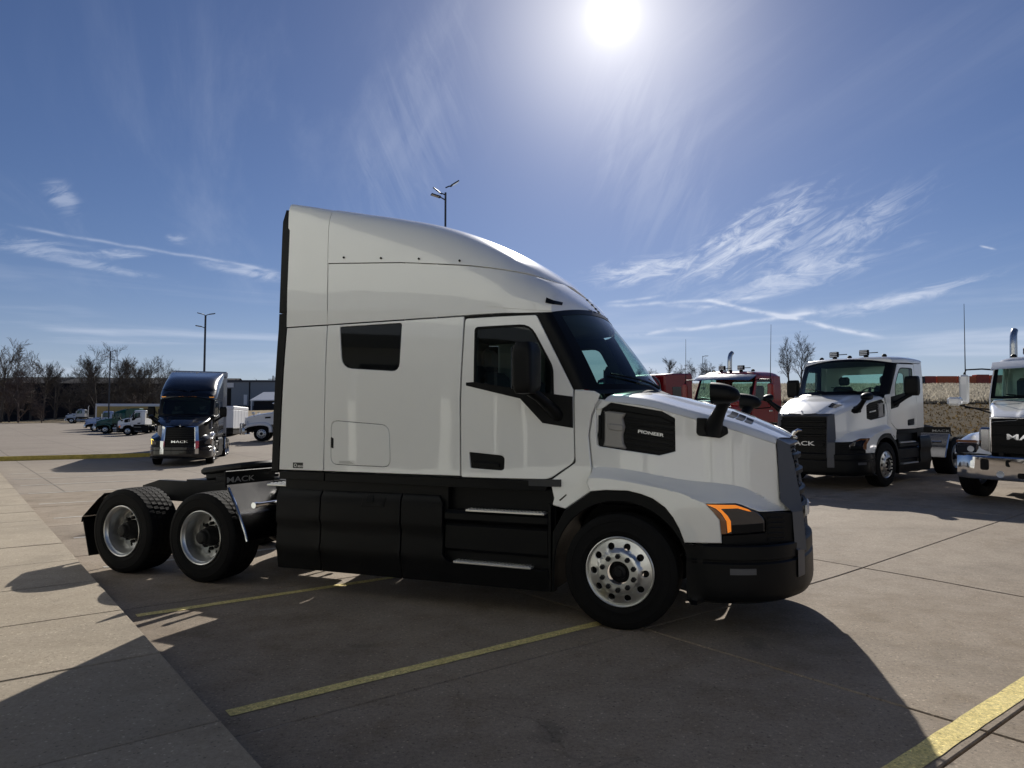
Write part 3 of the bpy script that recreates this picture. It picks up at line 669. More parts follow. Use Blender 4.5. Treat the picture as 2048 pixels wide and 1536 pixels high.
BP = [(.575, 1.215), (.75, 1.213), (.9, 1.19), (1.06, 1.13), (1.2, 1.04), (1.32, .91), (1.40, .77), (1.465, .60), (1.50, .45), (1.53, .22), (1.54, 0.)]
BL = [0.]
for (a, b), (c, d) in zip(BP, BP[1:]): BL.append(BL[-1] + math.hypot(c - a, d - b))
def bpath(s, d=0.):
    """point on the bumper plan, s 0..1 from the wheel arch to the middle, pushed out by d"""
    L_ = s * BL[-1]; tx = list(zip(BL, [p[0] for p in BP])); ty = list(zip(BL, [p[1] for p in BP])); e = .01
    x, y = spl(tx, L_), spl(ty, L_); x1, y1 = spl(tx, min(BL[-1], L_ + e)), spl(ty, min(BL[-1], L_ + e)); x0, y0 = spl(tx, max(0, L_ - e)), spl(ty, max(0, L_ - e))
    tv = Vector((x1 - x0, y1 - y0)); tv = tv.normalized() if tv.length > 1e-6 else Vector((0, -1)); n = Vector((-tv.y, tv.x)); n = n if n.x >= -1e-6 else -n
    return x + n.x * d, -(y + n.y * d)
BPROF = [(-.05, .785), (-.012, .782), (0, .77), (.002, .665), (-.010, .655), (-.010, .645), (.004, .63), (.006, .42), (.0, .365), (-.018, .325), (-.07, .30)]
def mirs(mb, vf): mb.add(vf); mb.add(mir(vf)); return mb
VENT = [(-.234, 1.916), (-.178, 1.919), (-.099, 1.974), (.349, 1.893), (.456, 1.829), (.458, 1.541), (.323, 1.505), (-.199, 1.579), (-.225, 1.598)]
ARCH = [(-.255, 1.185), (-.113, 1.202), (.082, 1.203), (.20, 1.18), (.30, 1.145), (.405, 1.075), (.47, .995), (.52, .905), (.563, .789)]
HLIGHT = [(.734, 1.121), (.966, 1.123), (1.015, 1.109), (1.132, 1.049), (1.172, 1.006), (1.186, .97), (1.185, .879), (.855, .865), (.845, .986), (.801, 1.047)]
def tractor(name, label, loc, rz, paint='paint_white', sleeper=True, axles=(-4.804, -6.071), trim='plastic_grey', detail=2, group=None, drl='amber', steer=0., lamps=False, lit=False):
    t = thing(name, label, 'truck', loc, rz, group); D = detail >= 2; st = .07 if D else .12
    xr = -3.74 if sleeper else -1.95
    S = (-1, 1)
    # ---- cab and sleeper sides
    door = rnd([(-1.508, 2.80), (-.790, 2.80), (-.438, 2.095), (-.436, 1.75), (-.428, 1.437), (-.664, 1.275), (-1.530, 1.275), (-1.540, 2.011)], [.03, .02, 0, 0, .05, .05, .02, .2])
    dwin = rnd([(-1.394, 2.702), (-.847, 2.707), (-.63, 2.302), (-.624, 2.03), (-1.393, 2.14)], [.03, .10, .06, .02, .02])
    belt = [(-1.484, 2.178), (-1.388, 2.181), (-.624, 2.057), (-.440, 2.031), (-.438, 1.744), (-.723, 1.79), (-.935, 2.018), (-1.484, 2.149)]
    handle = rnd([(-1.448, 1.514), (-1.342, 1.506), (-1.113, 1.487), (-1.084, 1.464), (-1.089, 1.361), (-1.113, 1.347), (-1.432, 1.363)], .015)
    swin = rnd([(-2.983, 2.80), (-2.223, 2.80), (-2.238, 2.306), (-2.934, 2.362)], [.02, .03, .09, .12])
    hatch = rnd([(-3.059, 1.821), (-2.347, 1.77), (-2.324, 1.346), (-3.058, 1.359)], .09, 5)
    for sg in S:
        if sleeper:
            MB().add(panel([(-3.733, 1.29), (-3.152, 1.29), (-3.152, 2.822), (-3.685, 2.822)], Wside, sg, step=.12)).build('sleeper_rear_panel', paint, t)
            sp = MB().add(panel([(-3.142, 1.29), (-1.545, 1.285), (-1.555, 2.011), (-1.523, 2.822), (-3.142, 2.822)], Wside, sg, holes=[swin] + ([hatch] if D else []), step=.1)).build('sleeper_side_panel', paint, t)
            MB().add(panel(inset(swin if area(swin) > 0 else swin[::-1], .004), Wside, sg, off=-.004, bev=.003, step=.15)).build('sleeper_window', 'glass_black', sp)
            if D:
                h = MB().add(panel(inset(hatch if area(hatch) > 0 else hatch[::-1], .005), Wside, sg, off=.001, bev=.005, step=.12)).build('luggage_hatch', paint, sp)
                MB().add(panel(rnd([(-3.055, 1.535), (-3.022, 1.525), (-3.022, 1.63), (-3.055, 1.645)][::-1], .008), Wside, sg, off=.006, step=.05)).build('hatch_latch', 'plastic_black', sp)
            for ol in ([(-3.84, 1.27), (-3.745, 1.27), (-3.695, 2.83), (-3.692, 2.985), (-3.80, 2.985)], [(-3.80, 2.995), (-3.692, 2.995), (-3.662, 4.05), (-3.70, 4.14), (-3.77, 4.155)]):
                MB().add(panel(ol, lambda x, z: Wside(x, min(z, 2.83)) - (.05 * max(0, z - 4.0) / .15), sg, depth=.10, step=.15)).build('side_extender', 'plastic_black', t)
            MB().add(panel([(-3.74, 1.19), (-3.15, 1.185), (-3.145, 1.272), (-3.74, 1.272)], lambda x, z: 1.215, sg, step=.2)).build('sill_trim', 'plastic_black', t)
            MB().add(panel([(-3.138, 1.185), (-.70, 1.165), (-.66, 1.258), (-3.138, 1.27)], lambda x, z: Wside(x, z) - .014, sg, step=.2)).build('sill_trim', 'plastic_black', t)
        else:
            MB().add(panel([(-1.94, 1.29), (-1.545, 1.285), (-1.555, 2.011), (-1.523, 2.822), (-1.94, 2.822)], Wside, sg, step=.12)).build('cab_side_panel', paint, t)
            MB().add(panel([(-1.94, 1.18), (-.70, 1.165), (-.66, 1.258), (-1.94, 1.27)], lambda x, z: Wside(x, z) - .014, sg, step=.2)).build('sill_trim', 'plastic_black', t)
        d = MB().add(panel(door, Wside, sg, holes=[dwin, handle], step=.1)).build('door', paint, t)
        MB().add(panel(inset(door if area(door) > 0 else door[::-1], -.035), Wside, sg, off=-.05, holes=[dwin], step=.15)).build('door_trim', 'interior', d)
        MB().add(panel(inset(dwin if area(dwin) > 0 else dwin[::-1], -.006), Wside, sg, off=-.012, depth=.004, bev=.001, step=.2)).build('door_window', 'glass_tint', d)
        dw_ = dwin if area(dwin) > 0 else dwin[::-1]; MB().add(panel(inset(dw_, -.010), Wside, sg, off=.003, depth=.012, holes=[inset(dw_, .010)], step=.1, bev=.002)).build('window_seal', 'plastic_black', d)
        MB().add(panel(belt, Wside, sg, off=.006, step=.1)).build('belt_trim', 'plastic_black', d)
        hd = MB().add(panel(inset(handle if area(handle) > 0 else handle[::-1], .002), Wside, sg, off=-.012, bev=.003, step=.1))
        if D: hd.add(panel(rnd([(-1.40, 1.43), (-1.135, 1.412), (-1.135, 1.372), (-1.40, 1.385)], .01), Wside, sg, off=.006, depth=.02, step=.1))
        hd.build('door_handle', 'plastic_gloss', d)
        cowl = [(-.423, 2.095), (-.235, 2.078), (-.187, 2.05), (-.270, 1.862), (-.298, 1.682), (-.265, 1.346), (-.298, 1.262), (-.264, 1.182), (-.512, 1.01), (-.635, 1.04), (-.618, 1.10), (-.655, 1.262), (-.418, 1.43), (-.426, 1.75), (-.428, 2.0)]
        MB().add(panel(rnd(cowl, .012), lambda x, z: Wside(x, z) - .03 * sm((1.35 - z) / .3) * 0, sg, step=.07, bev=.008)).build('cowl_side', paint, t)
        MB().add(panel([(-.38, 2.03), (-.16, 2.0), (-.20, 1.86), (-.225, 1.68), (-.19, 1.35), (-.22, 1.24), (-.40, 1.20), (-.38, 1.7)], lambda x, z: 1.10 - .02 * (x + .3), sg, off=-.03, step=.2)).build('cowl_backing', paint, t)
        MB().add(panel([(-.56, 1.08), (-.50, 1.135), (-.505, 1.145), (-.57, 1.09)][::-1], lambda x, z: Wside(x, z), sg, off=.004, bev=.001)).build('cowl_slot', 'plastic_black', t)
        # ---- mirrors
        mr = MB().add(grid(lambda a, b: (lerp(-.85, -.66, .5 - .5 * math.cos(a * 2 * math.pi)) if False else (-.755 + .095 * math.copysign(abs(math.cos(a * 2 * math.pi))**.35, math.cos(a * 2 * math.pi)) * (1 - .25 * abs(2 * b - 1)**6)), sg * (1.47 + .15 * math.copysign(abs(math.sin(a * 2 * math.pi))**.35, math.sin(a * 2 * math.pi)) * (1 - .2 * abs(2 * b - 1)**6)), 2.05 + .45 * b), 28, 12, True))
        for bb in (0, 1): o = 0
        mr.f += [tuple(i * 12 for i in range(28)), tuple(i * 12 + 11 for i in range(28))[::-1]]
        mo = mr.build('door_mirror', 'plastic_black', t, ang=50)
        MB().add(tube([(-.58, sg * 1.10, 1.84), (-.60, sg * 1.20, 1.90), (-.68, sg * 1.36, 2.02), (-.74, sg * 1.44, 2.08)], [.06, .055, .045, .05], 12)).build('mirror_arm', 'plastic_black', mo)
        MB().add(box(-.857, -.851, sg * 1.36, sg * 1.585, 2.09, 2.46)).build('mirror_glass', 'chrome', mo)
    # ---- roof
    if sleeper:
        us = .68 * (-3.155 + 3.69) / 2.59; us2 = .68 * (-3.143 + 3.69) / 2.59
        zl = [(-3.2, 3.495), (-2.24, 3.42), (-1.5, 3.33), (-.82, 3.215), (-.3, 3.25)]; cache = {}
        def vl(u, dz=0.):
            k = (round(u, 4), dz)
            if k not in cache:
                lo, hi = 0., 1.
                for _ in range(24):
                    m_ = (lo + hi) / 2; p = roof(u, m_)
                    if p.z < li(zl, p.x) - dz + .04 * sm((u - .68) / .32): lo = m_
                    else: hi = m_
                cache[k] = lo
            return cache[k]
        rf = MB(); mirs(rf, rpiece(0., us, 0., 1., 6, 26)); rf.build('roof_rear_cap', paint, t, ang=40)
        rf = MB(); mirs(rf, rpiece(us2, 1., .0, lambda u: vl(u, .009), 70, 16)); rb = rf.build('roof_fairing', paint, t, ang=40)
        rf = MB(); mirs(rf, rpiece(us2, 1., vl, 1., 70, 22, off=.008)); rc = rf.build('roof_cap', paint, t, ang=40)
        if D:
            for i, (x, z) in enumerate([(-2.938, 3.525), (-2.477, 3.476), (-2.032, 3.429), (-1.587, 3.372), (0, .735), (0, .79), (0, .845), (0, .90)]):
                u, v = rfind(x, z + .005) if x else (z, vl(z) + .02); p = roof(u, v); n = rnorm(u, v, True)
                for sg in S:
                    q = Vector((p.x, p.y, p.z)) + n * .006; e = q + n * .014
                    a, b = (q, e) if sg < 0 else (Vector((q.x, -q.y, q.z)), Vector((e.x, -e.y, e.z)))
                    MB().add(tube([a, b], .011, 10)).build('roof_bolt', 'plastic_black', rc)
            u0, v0 = rfind(-1.30, 2.91); u1, _ = rfind(-.90, 2.91); _, v1 = rfind(-1.2, 3.045)
            ex = rpiece(u0, u1, v0, v1, 10, 6, off=.006, skirt=.006)
            for vf in (ex, mir(ex)): MB().add(vf).build('roof_emboss', paint, rb)
        for u0, u1 in ((.705, .755), (.90, .925), (.935, .96), (.97, .995)):
            lm = rpiece(u0, u1, .11, .19 if u0 < .8 else .17, 6, 3, off=.006)
            for vf in (lm, mir(lm)): MB().add(vf).build('marker_light', 'marker_lit' if lit else 'plastic_gloss', rb)
        if trim == 'chrome': pass
        MB().add(([(-3.70, -1.1, 4.05), (-3.70, 1.1, 4.05), (-3.70, 1.15, 1.25), (-3.70, -1.15, 1.25)], [(0, 1, 2, 3)])).build('sleeper_back_wall', 'plastic_black', t)
    else:
        rf = MB(); mirs(rf, rpiece(0., 1., 0., 1., 60, 20, slp=False)); rf.build('cab_roof', paint, t, ang=40)
        rw = rnd([(-.78, 2.05), (.78, 2.05), (.78, 2.62), (-.78, 2.62)], .08)
        back = [(-1.19, 1.29), (1.19, 1.29), (1.19, 2.82), (.9, 3.0), (-.9, 3.0), (-1.19, 2.82)]
        sf = lambda y, z, d: (-1.94 - d, y, z)
        bw = MB().add(panel(back, None, 1, holes=[rw], step=.25, surf=sf)).build('cab_back_wall', paint, t)
        MB().add(panel(inset(rw, -.004), None, 1, step=.4, off=-.01, depth=.004, bev=.001, surf=sf)).build('rear_window', 'glass_green', bw)
    # ---- windscreen, pillars, cowl top
    ws = MB().add(grid(lambda a, b: wsurf(lerp(-1.05, 1.05, a), b), 41, 15)).build('windscreen', 'glass_green', t, ang=60)
    fr = MB()
    for y0, y1, v0, v1, nu in ((-1.065, -.955, 0, 1, 4), (.955, 1.065, 0, 1, 4), (-.96, .96, .935, 1.0, 30), (-.96, .96, -.0, .07, 30)):
        fr.add(grid(lambda a, b: wsurf(lerp(y0, y1, a), lerp(v0, v1, b), .004), nu, 12))
    fr.build('windscreen_frame', 'plastic_gloss', ws, ang=60)
    for sg in S:
        def pil(a, b):
            p0 = Vector(wsurf(sg * 1.055, b, .004)); zz = lerp(2.095, 2.80, b); x = lerp(-.436, -.788, b) - .045; p1 = Vector((x, sg * (Wside(x, zz) - .022), zz)); p = p0.lerp(p1, a)
            p.x += .03 * math.sin(a * math.pi); p.y += sg * .022 * math.sin(a * math.pi); return tuple(p)
        MB().add(grid(pil, 6, 14)).build('pillar_trim', 'plastic_black', t, ang=60)
    MB().add(grid(lambda a, b: (lerp(.145 - .40 * (y := lerp(-1.08, 1.08, a))**2, .235 - .38 * y * y, b), y, lerp(2.112 - .015 * y * y, 2.055 + .02 * (1 - y * y), b) + .004), 31, 5)).build('cowl_top', 'plastic_black', t, ang=60)
    if D:
        for y0, y1 in ((-.10, -.80), (.62, -.02)):
            pts = [Vector(wsurf(lerp(y0, y1, k / 8), lerp(.02, .17, (k / 8)**.8), .03)) for k in range(9)]
            MB().add(tube(pts, [.016, .014, .012, .011, .01, .01, .009, .009, .008], 6)).build('wiper', 'plastic_black', ws)
    # ---- interior
    it = MB(); it.add(box(-1.9 if not sleeper else -2.4, -.15, -1.05, 1.05, 1.2, 1.26)); it.add(box(-.62, .02, -1.03, 1.03, 1.3, 1.95, .06)); it.add(box(-.62, -.25, .1, .95, 1.9, 2.06, .05))
    it.build('dashboard', 'interior', t)
    if sleeper:
        MB().add(([(-2.35, -1.15, 1.25), (-2.35, 1.15, 1.25), (-2.35, 1.15, 2.82), (-2.35, -1.15, 2.82)], [(0, 1, 2, 3)])).build('sleeper_curtain', 'interior', t)
    hl = MB(); ring = [roof(i / 30, 0., sleeper) for i in range(31)] ; ring = ring + [Vector((p.x, -p.y, p.z)) for p in ring[-2::-1]]
    hl.v = [(p.x - .03, p.y * .995, p.z - .012) for p in ring]; hl.f = [tuple(range(len(ring)))]; hl.build('headliner', 'headliner', t, ang=0)
    for sy in (-.52, .52):
        se = MB().add(box(-1.45, -.92, sy - .26, sy + .26, 1.55, 1.72, .06)).add(box(-1.58, -1.40, sy - .25, sy + .25, 1.62, 2.32, .07), Matrix.Translation((0, 0, 0))).add(box(-1.62, -1.50, sy - .14, sy + .14, 2.34, 2.56, .05)).add(box(-1.35, -1.0, sy - .16, sy + .16, 1.25, 1.56))
        se.build('seat', 'seat_cloth', t)
    sw = Matrix.Translation((-.66, .52, 2.06)) @ Matrix.Rotation(R(62), 4, 'Y')
    MB().add(tube([(.22 * math.cos(a * math.pi / 12), .22 * math.sin(a * math.pi / 12), 0) for a in range(25)], .016, 8, False), sw).add(box(-.2, .2, -.03, .03, -.02, .02, .01), sw).add(tube([(0, 0, 0), (0, 0, -.4)], .03, 8), sw).build('steering_wheel', 'interior', t)
    # ---- hood
    hd = MB().add(grid(lambda a, b: hood_top(lerp(-1, 1, b), a), 34, 61))
    hout = [(-.178, 2.000)] + [(x, spl(ZS, x) - .05) for x in (-.05, .1, .25, .4, .55, .7, .85, 1.0, 1.1, 1.2, 1.27)] + [(1.283, 1.4), (1.293, 1.13), (1.385, 1.035), (1.14, 1.052)] + HLIGHT[2::-1] + [HLIGHT[9], HLIGHT[8], HLIGHT[7], (.857, .797)] + ARCH[::-1] + [(-.29, 1.262), (-.257, 1.348), (-.290, 1.681), (-.262, 1.862)]
    ext = []
    for i in range(60):
        x = -.27 + i * .0285
        zi, zo = spl(ZI, x), spl(ZO, x)
        for k in (-.6, -.3, -.1, .0, .12, .25, .4, .55, .7, .85, 1.0, 1.15, 1.4, 1.8): ext.append((x, zo + (zi - zo) * k))
    for sg in S: hd.add(panel(hout, Whood, sg, holes=[VENT], step=.055, extra=ext, bev=.006))
    ho = hd.build('hood', paint, t, ang=32)
    for sg in S:
        vt = link('side_vent', None, t); vt.empty_display_size = .1
        MB().add(panel(inset(VENT[::-1] if area(VENT) < 0 else VENT, -.004), Whood, sg, off=-.035, depth=.02, step=.1)).build('vent_tray', 'plastic_gloss', vt)
        MB().add(panel([(-.178, 1.915), (-.099, 1.970), (.349, 1.889), (.452, 1.826), (.448, 1.79), (.33, 1.842), (-.09, 1.915), (-.165, 1.88)], Whood, sg, off=-.006, depth=.03, step=.08)).build('vent_hood', 'plastic_black', vt)
        cov = rnd([(-.17, 1.905), (.033, 1.878), (.007, 1.833), (.025, 1.751), (.006, 1.685), (.012, 1.611), (.038, 1.556), (-.169, 1.583), (-.157, 1.624), (-.157, 1.87)], .008)
        MB().add(panel(cov, Whood, sg, off=-.005, depth=.03, step=.06, bev=.012)).add(panel(rnd([(-.12, 1.79), (.015, 1.775), (.015, 1.715), (-.12, 1.725)], .025), Whood, sg, off=.004, depth=.02, step=.06, bev=.01)).build('vent_cover', 'vent_grey', vt)
        for k in range(7):
            z = 1.845 - k * .047; MB().add(panel([(.03, z), (.445, z - .062), (.445, z - .078), (.03, z - .018)], Whood, sg, off=-.012, depth=.02, step=.15, bev=.003)).build('slat', 'plastic_black', vt)
        MB().add(panel(rnd([(-.215, 1.86), (-.19, 1.862), (-.19, 1.65), (-.215, 1.645)], .008), Whood, sg, off=-.015, depth=.02, step=.1)).build('vent_rib', 'plastic_black', vt)
        if D:
            yv = Whood(.25, 1.7); ang = math.atan2(Whood(.35, 1.7) - Whood(.15, 1.7), .2)
            mx = Matrix.Translation((.25, sg * (yv - .004), 1.700)) @ Matrix.Rotation(0 if sg < 0 else math.pi, 4, 'Z') @ Matrix.Rotation(-ang if sg < 0 else ang, 4, 'Z') @ Matrix.Rotation(R(9) if sg < 0 else R(-9), 4, 'Y')
            MB().add(text_mesh('PIONEER', .029, 1.5, .03, .005), mx).build('lettering', 'letter_white', vt)
        # hood mirror
        hm = link('hood_mirror', None, t); hm.empty_display_size = .1
        mbase = rnd([(.64, 1.836), (.718, 1.832), (.888, 1.752), (.894, 1.698), (.827, 1.658), (.652, 1.68), (.635, 1.702)][::-1], .012)
        MB().add(panel(mbase, Whood, sg, off=.02, depth=.03, step=.06, bev=.008)).build('mirror_base', 'plastic_black', hm)
        MB().add(tube([(.77, sg * .90, 1.735), (.80, sg * 1.00, 1.80), (.86, sg * 1.10, 1.90), (.90, sg * 1.17, 1.98)], [.085, .066, .05, .055], 14)).build('mirror_arm', 'plastic_black', hm)
        def head(a, b):
            th = a * 2 * math.pi; k = (1 - b**2.6)**.5 if b < 1 else 0.; return (.80 + .235 * b, sg * (1.20 + .115 * k * math.cos(th)), 2.035 + (.095 if math.sin(th) > 0 else .085) * k * math.copysign(abs(math.sin(th))**.75, math.sin(th)) - .02 * b)
        hv = grid(head, 24, 12, True); hv[1].append(tuple(i * 12 for i in range(24)))
        MB().add(hv).build('mirror_head', 'plastic_black', hm, ang=50)
    # hood-top vents
    for sg in S:
        for k in range(3):
            q = MB().add(grid(lambda a, b: hood_top(sg * lerp(.50 + .02 * k, .76, b), lerp(.60 + k * .055, .645 + k * .055, a) + .04 * b, .004), 3, 6)); q.build('hood_vent', 'plastic_gloss', ho)
    # ---- front fascia, headlights, grille, bumper
    for sg in S:
        lg = MB().add(panel([(.862, .70), (1.41, .70), (1.395, 1.025), (1.14, 1.045), (1.192, .97), (1.192, .872), (.862, .858)], Wfend, sg, off=-.012, step=.07, depth=.05)).build('lower_fascia', 'plastic_black', t)
        for k in range(6):
            z = 1.0 - k * .043; MB().add(panel([(1.21, z), (1.33, z - .006), (1.33, z - .024), (1.21, z - .018)][::-1], Wfend, sg, off=.001, depth=.02, step=.06, bev=.003)).build('slat', 'plastic_gloss', lg)
        hp = inset(HLIGHT[::-1] if area(HLIGHT) < 0 else HLIGHT, .004)
        h = MB().add(panel(hp, Wfend, sg, off=-.003, depth=.04, step=.05, bev=.004)).build('headlight', 'lens_dark', t)
        if D:
            MB().add(panel([(.935, .945), (1.175, .955), (1.178, .886), (.935, .878)], Wfend, sg, off=.0005, depth=.01, step=.06, bev=.003)).build('lamp_lens', 'plastic_gloss', h)
        am = [(.743, 1.113), (.968, 1.111), (1.062, 1.074), (1.088, 1.054), (1.062, 1.058), (.986, 1.083), (.855, 1.08), (.908, 1.022), (.931, .977), (.933, .893), (.906, .881), (.898, .977), (.861, 1.041), (.82, 1.08)]
        MB().add(panel(am, Wfend, sg, off=.002, depth=.006, step=.05, bev=.001)).build('turn_signal', ('amber_lit' if sg < 0 else 'amber_dark') if lit else drl, h)
        MB().add(panel([(.752, 1.098), (.819, 1.072), (.857, 1.035), (.893, .977), (.899, .876), (.858, .870), (.850, .986), (.803, 1.046)], Wfend, sg, off=.001, depth=.005, step=.05, bev=.001)).build('side_reflector', 'amber_dark', h)
    gs = MB()    # surround: back edge, front edge, inner edge
    st_ = [((1.41, -.74, .715), (1.50, -.615, .70), (1.47, -.575, .70)), ((1.395, -.74, 1.03), (1.475, -.605, 1.03), (1.445, -.57, 1.03)), ((1.300, -.715, 1.115), (1.462, -.60, 1.12), (1.43, -.565, 1.12)), ((1.288, -.70, 1.4), (1.415, -.585, 1.42), (1.385, -.55, 1.42)), ((1.280, -.685, 1.655), (1.378, -.575, 1.60), (1.35, -.535, 1.58))]
    top = [((1.40, 0, 1.648), (1.435, 0, 1.615), (1.40, 0, 1.585))]
    full = st_ + [((1.36, -.35, 1.66), (1.415, -.35, 1.612), (1.385, -.33, 1.583))] + top
    full = full + [tuple((x, -y, z) for x, y, z in q) for q in full[-2::-1]]
    for q in full: gs.v += [q[0], q[1], q[2], (q[2][0] - .05, q[2][1], q[2][2])]
    for i in range(len(full) - 1):
        for k in range(3): a = i * 4 + k; gs.f.append((a, a + 1, a + 5, a + 4))
    gr = link('grille', None, t); gr.empty_display_size = .1
    gs.build('grille_surround', trim, gr, ang=25)
    gx = lambda y, z: 1.435 + (1.585 - z) * .10 - .16 * y * y
    MB().add(grid(lambda a, b: (gx(y := lerp(-.575, .575, a), z := lerp(.66, 1.595, b)) - .055, y * (1 - .06 * b), z), 13, 13)).build('grille_mesh', 'plastic_gloss', gr)
    nb = 26 if D else 12
    for k in range(nb):
        z = lerp(.69, 1.56, k / (nb - 1)); big = D and k in (10, 14, 19, 23); hh = .030 if big else .007; dd = .012 if big else -.028
        wy = lerp(.572, .535, k / (nb - 1)); b = MB()
        for i in range(13):
            y = lerp(-wy, wy, i / 12); x = gx(y, z) + dd; b.v += [(x - .03, y, z - hh), (x, y, z - hh * .6), (x, y, z + hh * .6), (x - .03, y, z + hh)]
        for i in range(12):
            for j in range(3): a = i * 4 + j; b.f.append((a, a + 4, a + 5, a + 1))
        b.build('slat', 'plastic_black' if big else 'plastic_gloss', gr, ang=30)
    tx = text_mesh('MACK', .095, 1.75, .012, .015); mx = Matrix.Translation((gx(0, 1.0) + .012, 0, 1.0)) @ Matrix.Rotation(R(90), 4, 'Z')
    v = [tuple(mx @ Vector(q)) for q in tx[0]]; v = [(x - .16 * y * y, y, z) for x, y, z in v]
    MB().add(grid(lambda a, b: (gx(y := lerp(-.50, .50, a), 1.0) - .004, y, lerp(.93, 1.07, b)), 11, 2)).build('badge_plate', 'plastic_gloss', gr)
    MB().add((v, tx[1])).build('lettering', 'letter_white' if trim != 'chrome' else 'chrome', gr, ang=0)
    MB().add(box(1.36, 1.43, -.035, .035, 1.635, 1.665, .01)).add(tube([(1.385, 0, 1.66), (1.40, 0, 1.70), (1.44, 0, 1.725), (1.47, 0, 1.72)], [.02, .018, .014, .006], 8)).build('hood_ornament', 'chrome', t)
    bm_ = MB(); mirs(bm_, grid(lambda a, b: (*bpath(a, li([(i / 10, p[0]) for i, p in enumerate(BPROF)], b)), li([(i / 10, p[1]) for i, p in enumerate(BPROF)], b)), 40, 31))
    bu = bm_.build('bumper', 'plastic_black' if not lit else paint, t, ang=28)
    def bpatch(s0, s1, z0, z1, off, m, nm):
        v = grid(lambda a, b: (*bpath(lerp(s0, s1, a), off + (.004 if 0 < b < 1 else -.012)), lerp(z0, z1, (0, .06, .94, 1)[round(b * 3)])), 8, 4)
        for vf in (v, mir(v)): MB().add(vf).build(nm, m, bu, ang=25)
    bpatch(.585, .665, .475, .725, .012, 'plastic_grey' if trim != 'chrome' else 'chrome', 'bumper_insert')
    bpatch(.195, .315, .545, .60, .006, 'plastic_grey', 'fog_light')
    bpatch(.155, .42, .505, .655, .004, 'plastic_gloss', 'fog_recess') if False else None
    # ---- wheel arch flares and liners
    ARC = [(.60 * math.cos(R(a)), .505 + .60 * math.sin(R(a))) for a in range(22, 181, 8)]
    for sg in S:
        fl = ARCH[::-1] + [(-.285, 1.160), (-.505, 1.0), (-.615, .80), (-.625, .27), (-.605, .27), (-.60, .505)] + ARC[::-1][1:] + [(.575, .66), (.60, .66), (.60, .78)]
        MB().add(panel(fl, lambda x, z: 1.205, sg, off=-.004, step=.06, depth=.10, bev=.008)).build('wheel_arch_flare', 'plastic_black', t)
        MB().add(grid(lambda a, b: (.615 * math.cos(lerp(R(5), R(175), a)), sg * lerp(1.19, .55, b), .505 + .615 * math.sin(lerp(R(5), R(175), a))), 24, 3)).build('wheel_arch_liner', 'plastic_black', t)
        # ---- chassis fairings and steps
        x0 = -3.77 if sleeper else -2.35
        if sleeper:
            MB().add(panel([(-3.77, .24), (-3.197, .245), (-3.197, 1.085), (-3.77, 1.11)], Wskirt, sg, step=.06, depth=.04)).build('chassis_fairing', 'plastic_black', t)
            cf = MB().add(panel([(-3.183, .245), (-2.217, .252), (-2.217, 1.09), (-3.183, 1.085)], Wskirt, sg, step=.06, depth=.04)).build('chassis_fairing', 'plastic_black', t)
            if D:
                MB().add(panel([(-2.675, .945), (-2.40, .948), (-2.372, 1.085), (-2.653, 1.078)], Wskirt, sg, off=.004, step=.06)).build('fairing_flap', 'plastic_black', cf)
                MB().add(panel(rnd([(-2.62, .985), (-2.53, .985), (-2.53, 1.06), (-2.62, 1.06)], .02), Wskirt, sg, off=.008, step=.06)).build('flap_latch', 'plastic_gloss', cf)
        cx = -2.203 if sleeper else -2.35
        MB().add(panel([(cx, .252), (-.64, .262), (-.655, .455), (-1.66, .452), (-1.74, .52), (-1.74, 1.02), (-1.79, 1.085), (cx, 1.09)], Wskirt, sg, step=.06, depth=.05)).build('chassis_fairing', 'plastic_black', t)
        rc = MB().add(box(-1.76, -.62, sg * 1.09, sg * .97, .44, 1.17)).add(box(-1.75, -.64, sg * 1.20, sg * 1.08, .84, .955, .03)).add(box(-1.75, -.64, sg * 1.185, sg * 1.08, .56, .835, .03)).add(box(-1.75, -.64, sg * 1.14, sg * 1.08, .445, .57, .01))
        rc.build('step_well', 'plastic_black', t)
        for x0_, x1_, z in ((-1.49, -.69, .972), (-1.62, -.82, .478)):
            sp = MB().add(box(x0_, x1_, sg * 1.218, sg * 1.11, z - .022, z, .004)); n = 22
            for k in range(n):
                xx = lerp(x0_ + .03, x1_ - .03, k / (n - 1))
                for yy in (1.195, 1.165, 1.135): sp.add(box(xx - .006, xx + .006, sg * yy - .01, sg * yy + .01, z - .001, z + .006))
            sp.build('step', 'tread_metal', t)
    # ---- chassis
    if sleeper: MB().add(box(-3.69, -.55, -1.17, 1.17, 1.21, 1.275)).build('cab_floor', 'interior', t)
    else: MB().add(box(-1.93, -.55, -1.12, 1.12, 1.19, 1.255)).build('cab_floor', 'interior', t)
    for sg in S: MB().add(box(-.66, -.635, sg * 1.19, sg * .5, .27, 1.05)).build('splash_guard', 'plastic_black', t)
    MB().add(box(.62, 1.25, -.78, .78, .37, .42, .02)).add(box(.60, .64, -1.12, 1.12, .42, .8)).build('under_shield', 'plastic_black', t)
    xe = axles[-1] - .62
    for sg in S:
        fr = MB().add(prism([(.9, .74), (.9, .98), (-3.2, 1.02), (xe + .3, 1.04), (xe, .96), (xe, .86), (xe + .25, .78), (-3.2, .76)], lambda a, b, d: (a, d, b), sg * .40, sg * .475)); fr.build('frame_rail', 'steel_dark', t)
        MB().add(tube([(-.8, sg * .78, .66), (-2.6 if sleeper else -2.25, sg * .78, .66)], .29, 20)).build('fuel_tank', 'stainless' if not sleeper else 'steel_dark', t)
    ck = MB()
